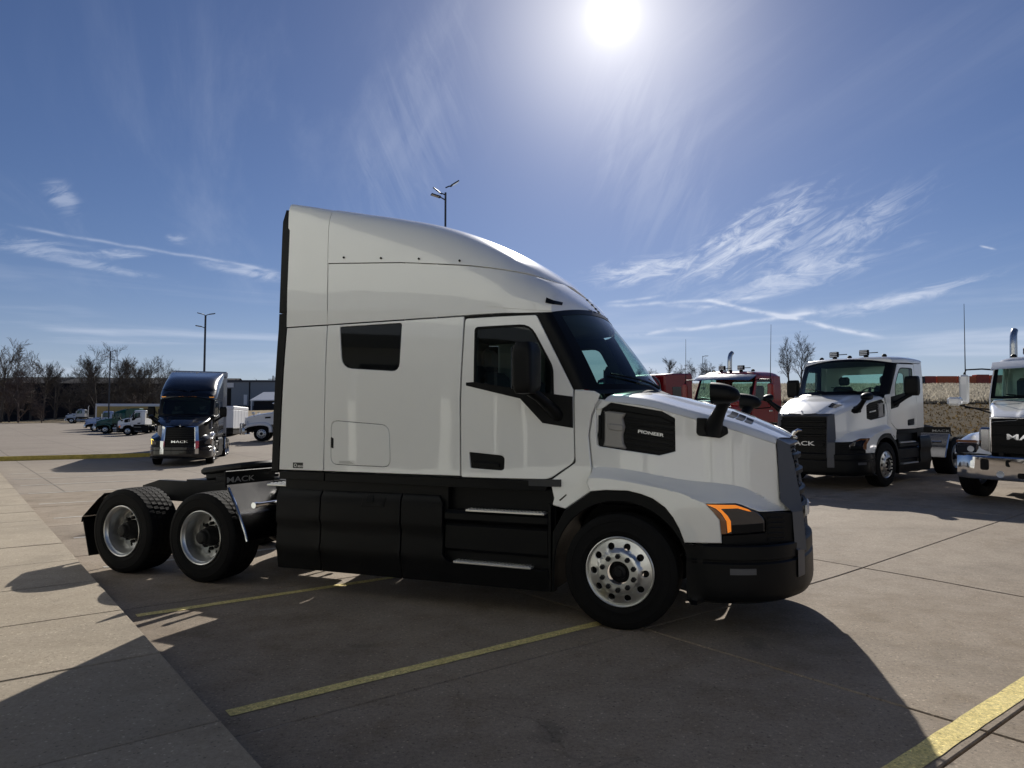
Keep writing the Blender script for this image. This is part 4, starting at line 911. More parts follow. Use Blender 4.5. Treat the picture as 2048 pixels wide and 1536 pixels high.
    for x in axles:
        ck.add(tube([(x, -1.02, TR), (x, -.25, TR), (x, 0, TR), (x, .25, TR), (x, 1.02, TR)], [.09, .10, .24, .10, .09], 16))
        for sg in S: ck.add(tube([(x - .28, sg * .55, .58), (x - .28, sg * .55, .86)], .13, 14)); ck.add(box(x - .45, x + .3, sg * .50, sg * .60, .52, .60))
    ck.add(box(-.12, .12, -1.0, 1.0, .40, .52, .02)); ck.add(box(-.5, 1.1, -.4, .4, .55, 1.3, .05)); ck.add(tube([(-.5, 0, .7), (axles[0], 0, .55)], .07, 10))
    ck.build('running_gear', 'steel_dark', t)
    fx = (axles[0] + axles[1]) / 2 + .12
    for sg in S: MB().add(box(xr + .05, -1.70, sg * 1.165, sg * 1.10, .95, 1.235)).build('inner_valance', 'plastic_black', t)
    MB().add(box(axles[0] + .30, xr + .1, -.395, .395, .52, 1.09, .03)).build('air_tank_box', 'steel_dark', t)
    fwp = [(-.48, -.20), (-.40, -.12), (-.02, -.05), (-.02, .05), (-.40, .12), (-.48, .20), (-.42, .40), (-.1, .47), (.30, .45), (.46, .30), (.46, -.30), (.30, -.45), (-.1, -.47), (-.42, -.40)]
    tl = Matrix.Translation((fx, 0, 1.215)) @ Matrix.Rotation(R(-7), 4, 'Y')
    MB().add(prism(fwp[::-1], lambda a, b, d: (a, b, d), -.05, .045, .03), tl).add(box(-.36, .4, -.40, .40, -.12, -.03, .02), tl).add(box(fx - .12, fx + .12, -.46, .46, 1.03, 1.12, .02)).add(box(fx - .6, fx + .6, -.46, .46, 1.035, 1.06)).build('fifth_wheel', 'steel_dark', t)
    dk = MB().add(box(xr - .52, xr - .1, -.42, .42, 1.10, 1.13, .005))
    for i in range(9):
        for j in range(14): dk.add(box(xr - .50 + i * .045, xr - .48 + i * .045, -.38 + j * .056, -.36 + j * .056, 1.13, 1.142))
    dk.add(box(xr - .22, xr + .22, -1.16, -.5, 1.105, 1.125, .004))
    for i in range(7):
        for j in range(10): dk.add(box(xr - .2 + i * .06, xr - .175 + i * .06, -1.12 + j * .06, -1.095 + j * .06, 1.124, 1.134))
    dk.build('deck_plate', 'tread_metal', t)
    # quarter fenders and mud flaps
    for sg in S:
        xa = axles[0]; qx, qx2 = xa + .38, xa + .665
        qf = link('quarter_fender', None, t); qf.empty_display_size = .1
        b = MB()
        for z, x in ((.50, qx2), (.60, qx2 - .035), (.75, qx2 - .105), (.90, qx2 - .18), (1.06, qx), (1.10, qx - .02)): b.v += [(x, sg * 1.25, z), (x, sg * .52, z)]
        for k in range(5): b.f.append((2 * k, 2 * k + 1, 2 * k + 3, 2 * k + 2))
        b.build('fender_sheet', 'fender_metal', qf, ang=40)
        MB().add(tube([(qx2 + .004, sg * 1.25, .50), (qx2 - .03, sg * 1.25, .60), (qx2 - .10, sg * 1.25, .75), (qx2 - .176, sg * 1.25, .90), (qx + .004, sg * 1.25, 1.07)], .016, 8)).build('fender_edge', 'chrome', qf)
        MB().add(box(qx - .045, qx - .02, sg * 1.27, sg * .5, 1.075, 1.255, .006)).build('fender_flap', 'plastic_black', qf)
        mx = Matrix.Translation((qx - .018, sg * 1.045, 1.155)) @ Matrix.Rotation(R(90), 4, 'Z')
        MB().add(text_mesh('MACK', .062, 1.75, .004, .003), mx).build('lettering', 'letter_grey', qf, ang=0)
        MB().add(tube([(qx2 + .0, sg * 1.12, .88), (qx2 + .0, sg * .5, .88)], .025, 10)).add(tube([(qx2, sg * 1.16, .88), (qx2, sg * 1.11, .88)], .034, 10)).build('fender_tube', 'chrome', qf)
        xb = axles[1]
        ml = link('mud_flap', None, t); ml.empty_display_size = .1
        b = MB()
        for x, z in ((xb - .30, .94), (xb - .42, .86), (xb - .69, .63), (xb - .70, .57)): b.v += [(x, sg * 1.27, z), (x, sg * .78, z)]
        for k in range(3): b.f.append((2 * k, 2 * k + 1, 2 * k + 3, 2 * k + 2))
        b.build('flap_bracket', 'stainless', ml, ang=40)
        MB().add(prism([(xb - .69, .60), (xb - .56, .165), (xb - .545, .17), (xb - .675, .605)], lambda a, c, d: (a, d, c), sg * 1.26, sg * .78)).build('flap_sheet', 'rubber', ml)
        MB().add(tube([(xe + .02, sg * .55, .80), (xe + .02, sg * .68, .80)], .05, 12)).build('tail_lamp', 'paint_red', t)
    for sg in S:
        wheel(t, 0, sg, 's', steer=steer, nuts=D)
        for x in axles: wheel(t, x, sg, 'd', nuts=D)
    if lamps: roof_lamps(t, -.95, 3.0, .78)
    return t
def roof_lamps(t, x, z, hw, mat_='chrome'):
    for k in range(5):
        y = lerp(-hw, hw, k / 4); MB().add(lathe([(.055, 0), (.055, -.03), (.03, -.06), (0, -.065)], 14), Matrix.Translation((x + .12 - .12 * (y / hw)**2, y, z)) @ Matrix.Rotation(R(-90), 4, 'X')).build('roof_lamp', 'plastic_black', t)
    for y in (-hw * .62, hw * .35):
        q = MB().add(box(x - .10, x - .02, y - .11, y + .11, z + .05, z + .19, .012)).add(tube([(x - .06, y, z - .02), (x - .06, y, z + .06)], .015, 6)).add(box(x - .05, x - .03, y + .1, y + .34, z + .10, z + .12)); q.build('work_lamp', 'plastic_black', t)
        q2 = MB()
        for zz in (z + .075, z + .12, z + .165): q2.add(box(x - .022, x - .008, y - .09, y + .09, zz - .013, zz + .013))
        q2.build('lamp_bar', 'lens_clear', t)
PHI = 23.217; TRK = (1.4042, 7.3434, 0.)
main_truck = tractor('semi_truck', 'large white sleeper tractor with tall roof fairing parked side-on in the foreground', TRK, R(-PHI), steer=R(1.))
# dealer sticker and notice on the sleeper side
def decal(t, x0, x1, z0, z1, m, nm): return MB().add(panel([(x0, z0), (x1, z0), (x1, z1), (x0, z1)], Wside, -1, off=.0015, depth=.001, bev=.0003, step=.2)).build(nm, m, t)
dc = decal(main_truck, -3.547, -3.413, 1.31, 1.37, 'sticker_black', 'dealer_sticker')
MB().add(text_mesh('RDO', .020, 1.2, .03, .001), Matrix.Translation((-3.447, -1.2275, 1.331))).add(lathe([(.013, -1.2275), (.019, -1.2275), (.019, -1.2265), (.013, -1.2265)], 16, True), Matrix.Translation((-3.513, 0, 1.340))).build('lettering', 'sticker_white', dc, ang=0)
nt_ = decal(main_truck, -2.963, -2.752, 1.367, 1.407, 'sticker_white', 'notice_sticker')
for k in range(3): MB().add(box(-2.945, -2.77 - .02 * k, -1.2278, -1.2268, 1.375 + k * .009, 1.379 + k * .009)).build('print_line', 'letter_grey', nt_)
# ---------------------------------------------------------------- conventional tractors
def Wcab(x, z): return 1.03 - (.07 * (z - 1.9)**2 if z > 1.9 else 0.)
def hook(a): return [(x, y) for x, y in a]
def conventional(name, label, loc, rz, paint, group=None, axles=(-4.3, -5.6), visor=None, stack=True, guard=False, sleeper=0., letters=True, detail=2, bumper='chrome', mirror='paint', antenna=None, steer=0., lamps=True, hoodmirror=True):
    t = thing(name, label, 'truck', loc, rz, group); S = (-1, 1); D = detail >= 2
    mp = paint if mirror == 'paint' else mirror
    win = rnd([(-1.06, 2.60), (-1.82, 2.60), (-1.82, 1.98), (-.86, 1.93)], [.05, .06, .04, .05])
    for sg in S:
        MB().add(panel([(-.72, 1.30), (-.74, 1.97), (-1.03, 2.70), (-1.12, 2.70), (-.80, 1.99), (-.79, 1.30)], Wcab, sg, step=.2)).build('cab_pillar', paint, t)
        d = MB().add(panel(rnd([(-.80, 1.30), (-.81, 1.99), (-1.11, 2.69), (-1.90, 2.69), (-1.90, 1.30)], .03), Wcab, sg, holes=[win], step=.15)).build('door', paint, t)
        MB().add(panel(inset(win if area(win) > 0 else win[::-1], -.005), Wcab, sg, off=-.012, depth=.004, bev=.001, step=.3)).build('door_window', 'glass_green', d)
        MB().add(box(-1.78, -1.62, sg * 1.032, sg * 1.05, 1.62, 1.67, .006)).build('door_handle', 'chrome', d)
        MB().add(panel([(-1.91, 1.30), (-1.91, 2.69), (-2.28, 2.69), (-2.28, 1.30)], Wcab, sg, step=.2)).build('cab_side_panel', paint, t)
        MB().add(panel([(-.72, 1.10), (-2.28, 1.10), (-2.28, 1.285), (-.72, 1.285)], lambda x, z: 1.0, sg, step=.3)).build('sill_trim', 'plastic_black', t)
        mo = MB().add(box(-.98, -.86, sg * 1.43, sg * 1.61, 1.84, 2.46, .035)).build('door_mirror', mp, t, ang=40)
        MB().add(tube([(-1.0, sg * 1.0, 2.56), (-.95, sg * 1.2, 2.58), (-.92, sg * 1.48, 2.57), (-.92, sg * 1.53, 2.47)], .016, 8)).build('mirror_arm', 'plastic_black', mo)
        MB().add(tube([(-.9, sg * 1.0, 1.72), (-.92, sg * 1.5, 1.76), (-.92, sg * 1.53, 1.82)], .016, 8)).build('mirror_arm', 'plastic_black', mo)
        MB().add(box(-.986, -.981, sg * 1.45, sg * 1.59, 1.88, 2.42)).build('mirror_glass', 'chrome', mo)
    MB().add(grid(lambda a, b: (x := lerp(-2.29, -.99, a), (y := lerp(-1.0, 1.0, b)) * (1 - .03 * sm((x + 1.3) / .3)) * .985, 2.685 + .15 * (1 - abs(y)**5)**.5 * min(1, (1 - ((x + 1.64) / .67)**8 if abs(x + 1.64) < .67 else 0))), 24, 25)).build('cab_roof', paint, t, ang=50)
    sf = lambda y, z, d: (-2.28 - d, y, z); rw = rnd([(-.7, 2.0), (.7, 2.0), (.7, 2.52), (-.7, 2.52)], .06)
    bw = MB().add(panel([(-1.02, 1.3), (1.02, 1.3), (.98, 2.69), (-.98, 2.69)], None, 1, holes=[rw], step=.3, surf=sf)).build('cab_back_wall', paint, t)
    MB().add(panel(inset(rw, -.004), None, 1, step=.4, off=-.01, depth=.004, bev=.001, surf=sf)).build('rear_window', 'glass_green', bw)
    wf = lambda y, v, d=0.: (lerp(-.60 - .16 * y * y, -.93 - .12 * y * y, v) + d * .9, y * (1 - .03 * v), lerp(1.95, 2.69, v) + d * .4)
    ws = MB().add(grid(lambda a, b: wf(lerp(-1.0, 1.0, a), b), 21, 8)).build('windscreen', 'glass_green', t, ang=60)
    fr = MB()
    for y0, y1, v0, v1 in ((-1.02, -.93, 0, 1), (.93, 1.02, 0, 1), (-.94, .94, .93, 1.), (-.94, .94, 0., .07)): fr.add(grid(lambda a, b: wf(lerp(y0, y1, a), lerp(v0, v1, b), .004), 12, 8))
    fr.build('windscreen_frame', 'plastic_gloss', ws, ang=60)
    for y0 in (-.1, .65): MB().add(tube([wf(y0, .02, .03), wf(y0 - .3, .06, .03), wf(y0 - .62, .1, .025)], .012, 6)).build('wiper', 'plastic_black', ws)
    MB().add(box(-2.2, -.7, -.98, .98, 1.22, 1.28)).add(box(-.98, -.66, -.95, .95, 1.3, 1.93, .05)).build('dashboard', 'interior', t)
    for sy in (-.5, .5): MB().add(box(-1.75, -1.25, sy - .25, sy + .25, 1.5, 1.68, .05)).add(box(-1.88, -1.72, sy - .24, sy + .24, 1.6, 2.4, .06)).build('seat', 'seat_cloth', t)
    MB().add(tube([(-1.1 + .08 * math.cos(a * math.pi / 10), .5 + .21 * math.cos(a * math.pi / 10 + 1.57), 1.98 + .17 * math.sin(a * math.pi / 10 + 1.57)) for a in range(21)], .015, 6, False)).build('steering_wheel', 'interior', t)
    # hood
    HW = [(-.72, .98), (.0, .86), (.6, .72), (1.12, .62)]; HZ = [(-.72, 1.965), (-.2, 1.90), (.3, 1.82), (.8, 1.70), (1.02, 1.62), (1.12, 1.54)]
    def hf(s, u):
        x = lerp(-.70, 1.12, u) - .10 * abs(s)**2 * sm(1 - u); q = abs(s); w = spl(HW, x); z = spl(HZ, x)
        if q < .62: k = q / .62; return (x, s / .62 * (w - .07) , z - .035 * k**2 + .03 * sm((.42 - k) / .12))
        k = (q - .62) / .38; sg = 1 if s > 0 else -1; a = min(1, k / .35) * math.pi / 2
        if k < .35: return (x, sg * (w - .07 + .07 * math.sin(a)), z - .035 - .07 * (1 - math.cos(a)))
        return (x, sg * (w + .04 * (k - .35)), z - .105 - (k - .35) / .65 * (z - .105 - 1.12))
    ho = MB().add(grid(lambda a, b: hf(lerp(-1, 1, b), a), 24, 49)).build('hood', paint, t, ang=32)
    for sg in S:
        MB().add(grid(lambda a, b: (lerp(-.55, -.18, a), sg * (lerp(.98, .905, a) + .004), lerp(1.55, 1.66, b) - .02 * a), 3, 3)).build('side_intake', 'plastic_gloss', ho)
        path = [(-.68, .60), (-.66, .90), (-.52, 1.12), (-.25, 1.235), (.05, 1.26), (.40, 1.235), (.72, 1.18), (.98, 1.10), (1.12, 1.0), (1.17, .90)]
        sec = [(.60, -.02), (.78, .03), (1.02, .02), (1.14, -.005), (1.20, -.05), (1.215, -.12), (1.205, -.20)]
        b = MB(); n = len(path)
        dn = [(sum(path[i][k] * w for i, w in zip(ii, ww)) for k in (0, 1)) for ii, ww in ()]
        P = []
        for i in range(n - 1):
            for j in range(4): P.append((spl([(k, p[0]) for k, p in enumerate(path)], i + j / 4), spl([(k, p[1]) for k, p in enumerate(path)], i + j / 4)))
        P.append(path[-1])
        for i, (x, z) in enumerate(P):
            a_, c_ = P[max(0, i - 1)], P[min(len(P) - 1, i + 1)]; tv = Vector((c_[0] - a_[0], c_[1] - a_[1])).normalized(); nx, nz = -tv.y, tv.x
            for y, o in sec: b.v.append((x + nx * o, sg * y, z + nz * o))
        for i in range(len(P) - 1):
            for j in range(len(sec) - 1): a_ = i * len(sec) + j; b.f.append((a_, a_ + len(sec), a_ + len(sec) + 1, a_ + 1))
        b.build('fender', paint, t, ang=40)
        h = MB().add(box(1.02, 1.19, sg * .80, sg * 1.175, .885, 1.10, .03)).build('headlight', 'lens_dark', t)
        MB().add(box(1.03, 1.195, sg * .82, sg * 1.16, 1.105, 1.155, .012)).build('turn_signal', 'amber_dark', h)
        if D:
            MB().add(lathe([(0, 0), (.055, -.006), (.062, .01)], 16), Matrix.Translation((1.19, sg * .92, .99)) @ Matrix.Rotation(R(90), 4, 'Z')).build('lamp_lens', 'lens_clear', h)
        MB().add(box(.95, 1.15, sg * .60, sg * .80, .92, 1.40, .04)).build('grille_side', paint if not letters else 'stainless', t)
        MB().add(grid(lambda a, b: (.64 * math.cos(lerp(R(5), R(175), a)), sg * lerp(1.17, .5, b), .505 + .64 * math.sin(lerp(R(5), R(175), a))), 20, 2)).build('wheel_arch_liner', 'plastic_black', t)
        if hoodmirror:
            hm = MB().add(box(.42, .62, sg * 1.22, sg * 1.46, 1.80, 1.97, .04)).build('hood_mirror', mp, t, ang=40)
            MB().add(tube([(.55, sg * .72, 1.66), (.53, sg * 1.0, 1.75), (.52, sg * 1.3, 1.82)], .014, 6)).build('mirror_arm', 'plastic_black', hm)
        MB().add(tube([(-.85, sg * .76, .62), (-2.6, sg * .76, .62)], .30, 24)).build('fuel_tank', 'stainless', t)
        stp = MB().add(box(-1.55, -.9, sg * 1.12, sg * .95, .40, .43)).add(box(-1.55, -.9, sg * 1.12, sg * .95, .78, .81)); stp.build('step', 'tread_metal', t)
        fr_ = MB().add(prism([(1.2, .70), (1.2, .94), (axles[-1] - .8, 1.02), (axles[-1] - .8, .80)], lambda a, b, d: (a, d, b), sg * .40, sg * .475)); fr_.build('frame_rail', 'steel_dark', t)
        ql = MB().add(grid(lambda a, b: (axles[0] + .72 - .34 * b, sg * lerp(.5, 1.22, a), lerp(.5, 1.10, b)), 2, 6)); ql.build('quarter_fender', 'stainless', t)
        MB().add(box(axles[-1] - .72, axles[-1] - .70, sg * .62, sg * 1.24, .2, .9)).build('mud_flap', 'rubber', t)
    gr = link('grille', None, t); gr.empty_display_size = .1
    MB().add(box(1.05, 1.115, -.60, .60, .92, 1.56, .01)).build('grille_mesh', 'plastic_gloss', gr)
    for k in range(3): MB().add(box(1.11, 1.14, -.60, .60, 1.06 + k * .2 - .018, 1.06 + k * .2 + .018, .006)).build('slat', 'plastic_black', gr)
    gf = MB()
    for y0, y1, z0, z1 in ((-.63, -.595, .92, 1.56), (.595, .63, .92, 1.56), (-.63, .63, 1.56, 1.60)): gf.add(box(1.06, 1.145, y0, y1, z0, z1, .01))
    gf.build('grille_surround', 'chrome' if letters else paint, gr)
    if letters:
        MB().add(text_mesh('MACK', .105, 1.85, .022, .02), Matrix.Translation((1.145, 0, 1.235)) @ Matrix.Rotation(R(90), 4, 'Z')).build('lettering', 'chrome', gr, ang=0)
        MB().add(tube([(.98, 0, 1.63), (1.0, 0, 1.70), (1.04, 0, 1.72)], [.03, .025, .008], 8)).build('hood_ornament', 'chrome', t)
    bp_ = lambda y: 1.36 - .10 * y * y - .16 * sm((abs(y) - .85) / .35)
    bf = MB(); pr_ = [(-.05, .885), (0., .875), (.015, .85), (.015, .52), (0., .46), (-.05, .44)]
    bf.add(grid(lambda a, b: (bp_(y := lerp(-1.17, 1.17, a)) + pr_[round(b * 5)][0], y, pr_[round(b * 5)][1]), 41, 6))
    bu = bf.build('bumper', bumper, t, ang=30)
    for y0, y1, z0, z1 in ((-.34, .34, .70, .82), (-.16, .16, .50, .60), (-.74, -.60, .62, .82), (.60, .74, .62, .82)):
        v = [(bp_(y) + .018, y, z) for y, z in rnd([(y0, z0), (y1, z0), (y1, z1), (y0, z1)], .04)]; MB().add((v, [tuple(range(len(v)))])).build('bumper_slot', 'plastic_gloss', bu, ang=0)
    for y in (-.42, .42): MB().add(lathe([(0, 0), (.05, -.004), (.06, -.012), (.066, .01)], 18), Matrix.Translation((bp_(y) + .018, y, .555)) @ Matrix.Rotation(R(90), 4, 'Z')).build('fog_light', 'lens_clear', bu)
    if guard:
        for y in (-.62, -.30, .30, .62): MB().add(tube([(1.45, y, .42), (1.47, y, 1.15), (1.40, y, 1.22)], .03, 8)).build('guard_bar', 'chrome', t)
    if visor:
        v = [(-.995, 1.0, 2.715), (-.70, .96, 2.585), (-.66, .96, 2.545), (-.93, 1.0, 2.665)]
        b = MB(); N_ = 13
        for i in range(N_):
            y = lerp(-1, 1, i / (N_ - 1)); 
            for x, w, z in v: b.v.append((x + .10 * (1 - y * y) - .0, y * w * 1.02, z + .03 * (1 - y * y)))
        for i in range(N_ - 1):
            for j in range(4): a_ = i * 4 + j; c_ = i * 4 + (j + 1) % 4; b.f.append((a_, a_ + 4, c_ + 4, c_))
        b.f += [(0, 1, 2, 3), tuple(range((N_ - 1) * 4, N_ * 4))[::-1]]
        b.build('sun_visor', visor, t, ang=30)
    if stack:
        for sg in ((-1,) if stack is True else stack):
            MB().add(tube([(-2.45, sg * .92, .7), (-2.45, sg * .92, 3.18), (-2.46, sg * .92, 3.34), (-2.50, sg * .92, 3.44), (-2.58, sg * .92, 3.50)], [.085, .075, .072, .07, .07], 18)).build('exhaust_stack', 'stack_steel', t)
    if lamps: roof_lamps(t, -1.3, 2.83, .7)
    if antenna:
        for y, h in antenna: MB().add(tube([(-.93, y, 2.4), (-.95, y * 1.01, 2.4 + h)], [.012, .005], 5)).build('antenna', 'plastic_black', t)
    if sleeper:
        hz = sleeper; xb = -3.95
        bx = MB()
        prof = [(-2.32, 1.2), (xb, 1.2), (xb, hz - .05), (xb + .05, hz), (-2.9, hz), (-2.32, max(2.85, hz - .25))]
        bx.add(prism(prof, lambda a, b, d: (a, d, b), -1.16, 1.16, .05)); so = bx.build('sleeper_box', paint, t, ang=30)
        if hz > 3.0:
            MB().add(grid(lambda a, b: (lerp(-2.36, -1.05, a), lerp(-1.1, 1.1, b) * (1 - .12 * a), 2.78 + (hz - 2.86) * (1 - a**1.7) * (1 - abs(lerp(-1, 1, b))**6)**.5), 14, 15)).build('roof_fairing', paint, t, ang=50)
        for sg in S: MB().add(box(-2.75, -3.25, sg * 1.158, sg * 1.166, 2.0, 2.4, .002)).build('sleeper_window', 'glass_black', so)
    ck = MB()
    for x in axles:
        ck.add(tube([(x, -1.0, TR), (x, -.25, TR), (x, 0, TR), (x, .25, TR), (x, 1.0, TR)], [.09, .1, .24, .1, .09], 12))
    ck.add(box(-.1, .1, -1, 1, .42, .52)).add(box(-.6, 1.0, -.4, .4, .6, 1.4, .05)).add(box(axles[0] + .1, axles[1] - .1, -.42, .42, 1.03, 1.16, .04)).add(tube([(.0, 0, .62), (axles[-1], 0, .56)], .07, 8)).add(box(axles[0] - .3, axles[0] + .3, -.1, .1, .5, 1.08)); ck.build('running_gear', 'steel_dark', t)
    for sg in S:
        wheel(t, 0, sg, 's', nuts=D, steer=steer)
        for x in axles: wheel(t, x, sg, 'd', nuts=False)
    return t
def on(x, y, dz=0.): return (x, y, HT(x, y) + dz)
PSI = 218.
def slope_to(t, x, y, psi, L_=3.5):
    """let a truck lie on the slope under it"""
    f = Vector((math.cos(R(psi)), math.sin(R(psi)))); l = Vector((-f.y, f.x))
    zf, zb = HT(x, y), HT(x - f.x * L_, y - f.y * L_); zl, zr = HT(x + l.x, y + l.y), HT(x - l.x, y - l.y)
    t.rotation_euler = (math.atan2(zl - zr, 2.), math.atan2(zb - zf, L_) * .6, R(psi))
dcab = tractor('day_cab_truck', 'white day cab tractor with black grille parked behind the foreground tractor nose', on(7.72, 17.05), R(PSI), sleeper=False, axles=(-3.75, -5.02), detail=2, drl='amber_dark', lamps=True, group='trucks parked in a row at the right'); slope_to(dcab, 7.72, 17.05, PSI)
mk_ = conventional('conventional_truck', 'white conventional tractor with chrome bumper cut off by the right edge', on(10.12, 13.6), R(PSI + 6), 'paint_white', axles=(-4.3, -5.6), visor='paint_white', stack=(-1,), antenna=((-1.5, 1.6),), group='trucks parked in a row at the right', steer=R(-14)); slope_to(mk_, 10.12, 13.6, PSI + 6)
rd = conventional('conventional_truck', 'dark red tractor with chrome sun visor and exhaust stack', on(5.75, 21.07), R(PSI), 'paint_red', visor='stainless', antenna=((-1.5, 1.5), (1.5, 1.75)), group='trucks parked in a row at the right'); slope_to(rd, 5.75, 21.07, PSI)
rd2 = conventional('conventional_truck', 'dark red tractor mostly hidden behind the foreground windscreen', on(3.1, 25.6), R(PSI), 'paint_red', stack=False, lamps=False, sleeper=2.9, detail=1, group='trucks parked in a row at the right'); slope_to(rd2, 3.1, 25.6, PSI)
blk = tractor('semi_truck', 'black sleeper tractor with one lit headlight driving towards the camera', on(-14.25, 31.0), R(287), 'paint_black', trim='chrome', detail=1, lit=True)
wl = conventional('conventional_truck', 'white conventional tractor with guard bars partly behind the foreground sleeper', on(-17.2, 49.3), R(192), 'paint_white', visor='paint_pale_blue', guard=True, detail=1, letters=False, bumper='stainless')
wd = tractor('day_cab_truck', 'small white day cab tractor beside the gold-sided trailer in the far lot', on(-46.3, 86.5), R(189), sleeper=False, axles=(-3.75, -5.02), detail=1, group='trucks in the far lot')
gn = conventional('conventional_truck', 'dark green tractor with raised sleeper roof in the far lot', on(-52.6, 92.5), R(196), 'paint_green', stack=False, sleeper=3.25, detail=1, letters=False, lamps=False, guard=True, group='trucks in the far lot')
bl = conventional('conventional_truck', 'pale blue conventional tractor left of the green one', on(-58.6, 100.), R(205), 'paint_pale_blue', stack=False, detail=1, letters=False, group='trucks in the far lot', mirror='chrome')
sv = conventional('conventional_truck', 'small silver day cab chassis alone at the far edge of the lot', on(-88.3, 143.), R(197), 'paint_silver', detail=1, letters=False, axles=(-5.0, -6.3), group='trucks in the far lot')
# ---------------------------------------------------------------- trailers and box bodies
def trailer(name, label, x, y, rz, L_, H, side, roofm, txt=None, skirt=False, group=None):
    t = thing(name, label, 'trailer', on(x, y), rz, group); z0 = 1.05 if not skirt else .75
    MB().add(box(-L_, 0, -1.27, 1.27, z0, H - .3, .02)).build('body', side, t)
    MB().add(box(-L_ - .01, .01, -1.29, 1.29, H - .3, H, .05)).build('roof', roofm, t)
    for k in range(int(L_ / 1.2)):
        for sg in (-1, 1): MB().add(box(-1.2 * k - .7, -1.2 * k - .66, sg * 1.268, sg * 1.283, z0 + .02, H - .32)).build('rib', side, t)
    MB().add(box(-L_, 0, -1.285, 1.285, z0 - .14, z0 - .002, .02)).build('base_rail', 'steel_dark', t)
    if skirt: MB().add(box(-L_ + .1, -.1, -1.25, 1.25, .25, z0 - .15, .03)).build('lower_skirt', 'plastic_black', t)
    for xx in (-L_ + 1.2, -L_ + 2.5):
        for sg in (-1, 1): wheel(t, xx, sg, 'd', nuts=False)
    if txt: MB().add(text_mesh(txt, .72, 1.5, .03, .01), Matrix.Translation((-6.4, 1.29, 2.75)) @ Matrix.Rotation(math.pi, 4, 'Z')).build('lettering', 'letter_brown', t, ang=0)
    return t
trailer('box_trailer', 'gold-sided box trailer with brown lettering and white roof in the far lot', -59.6, 103., R(186), 14., 3.75, 'trailer_gold', 'panel_white', 'RENTAL', group='trailers in the far lot')
trailer('box_trailer', 'white box trailer behind the gold-sided one', -64.5, 111., R(186), 13., 3.85, 'panel_white', 'panel_white', group='trailers in the far lot')
trailer('box_trailer', 'silver box trailer coupled behind the black tractor', -15.55, 35.3, R(293.5), 13.5, 4.28, 'paint_silver', 'paint_silver')
trailer('box_body_truck', 'white box body with black skirt between the black tractor and the grey building', -22.9, 55., R(280), 6., 2.45, 'panel_white', 'panel_white', skirt=True)
# ---------------------------------------------------------------- buildings
def building(name, label, c, rz, w, d, h, wall, roofm, pitch=.0, ribs=0, z=None):
    t = thing(name, label, 'building', (c[0], c[1], HT(*c) if z is None else z), rz)
    MB().add(box(-w / 2, w / 2, 0, d, -3, h)).build('wall', wall, t)
    if pitch:
        MB().add(prism([(-.4, h), (d / 2, h + pitch), (d + .4, h), (d + .4, h + .15), (d / 2, h + pitch + .15), (-.4, h + .15)][::-1], lambda a, b, q: (q, a, b), -w / 2 - .4, w / 2 + .4)).build('roof', roofm, t)
        for sx in (-1, 1): MB().add(([(sx * w / 2, 0, h), (sx * w / 2, d, h), (sx * w / 2, d / 2, h + pitch)], [(0, 1, 2)])).build('gable', wall, t)
    else: MB().add(box(-w / 2 - .15, w / 2 + .15, -.15, d + .15, h, h + .3)).build('roof_edge', roofm, t)
    for k in range(ribs):
        x = lerp(-w / 2, w / 2, k / max(1, ribs - 1)); MB().add(box(x - .06, x + .06, -.07, -.005, -1, h - .01)).build('wall_rib', wall, t)
    return t
gb = building('metal_building', 'long low blue-grey metal building beyond the grass behind the black tractor', (-24., 112.), R(1), 46., 20., 3.5, 'metal_wall', 'roof_dark', ribs=0)
def part_box(t, nm, m, *a): return MB().add(box(*a)).build(nm, m, t)
part_box(gb, 'garage_door', 'plastic_gloss', -22.2, -20.2, -.06, -.01, -.5, 2.5); part_box(gb, 'door_header', 'panel_white', -22.6, -19.8, -.12, -.02, 2.65, 3.35)
part_box(gb, 'entry_door', 'panel_white', -18.2, -17.65, -.08, -.01, -.1, 1.5); part_box(gb, 'wall_rib', 'metal_wall_dark', -17.4, -17.25, -.09, -.005, -1, 3.48); part_box(gb, 'base_band', 'roof_dark', -22.8, 22.9, -.05, -.004, -1.5, -.25)
sb = building('porch_building', 'small dark porch with pale roof in front of the grey building', (-35.6, 104.), R(-14), 5., 6., 1.4, 'metal_wall_dark', 'panel_white', pitch=1.3)
part_box(sb, 'porch_post', 'panel_white', -2.4, -2.25, -.9, -.75, -1, 1.4)
bn = building('barn', 'long dark barn behind the bare trees at left', (-110., 196.), R(6), 62., 18., 8.2, 'metal_wall_dark', 'metal_wall_dark', pitch=2.2)
part_box(bn, 'lean_to', 'metal_wall_dark', -36., -31.05, 1., 16., -3, 5.)
# the dealership behind the camera: its sunlit front is what the glossy panels reflect
e1a = math.atan2(.616, .788)
dl = thing('dealership_building', 'pale dealership front mirrored in the side panels of the white sleeper tractor', 'building', (*pq(-2.4, -8.), 0.), e1a + math.pi / 2)
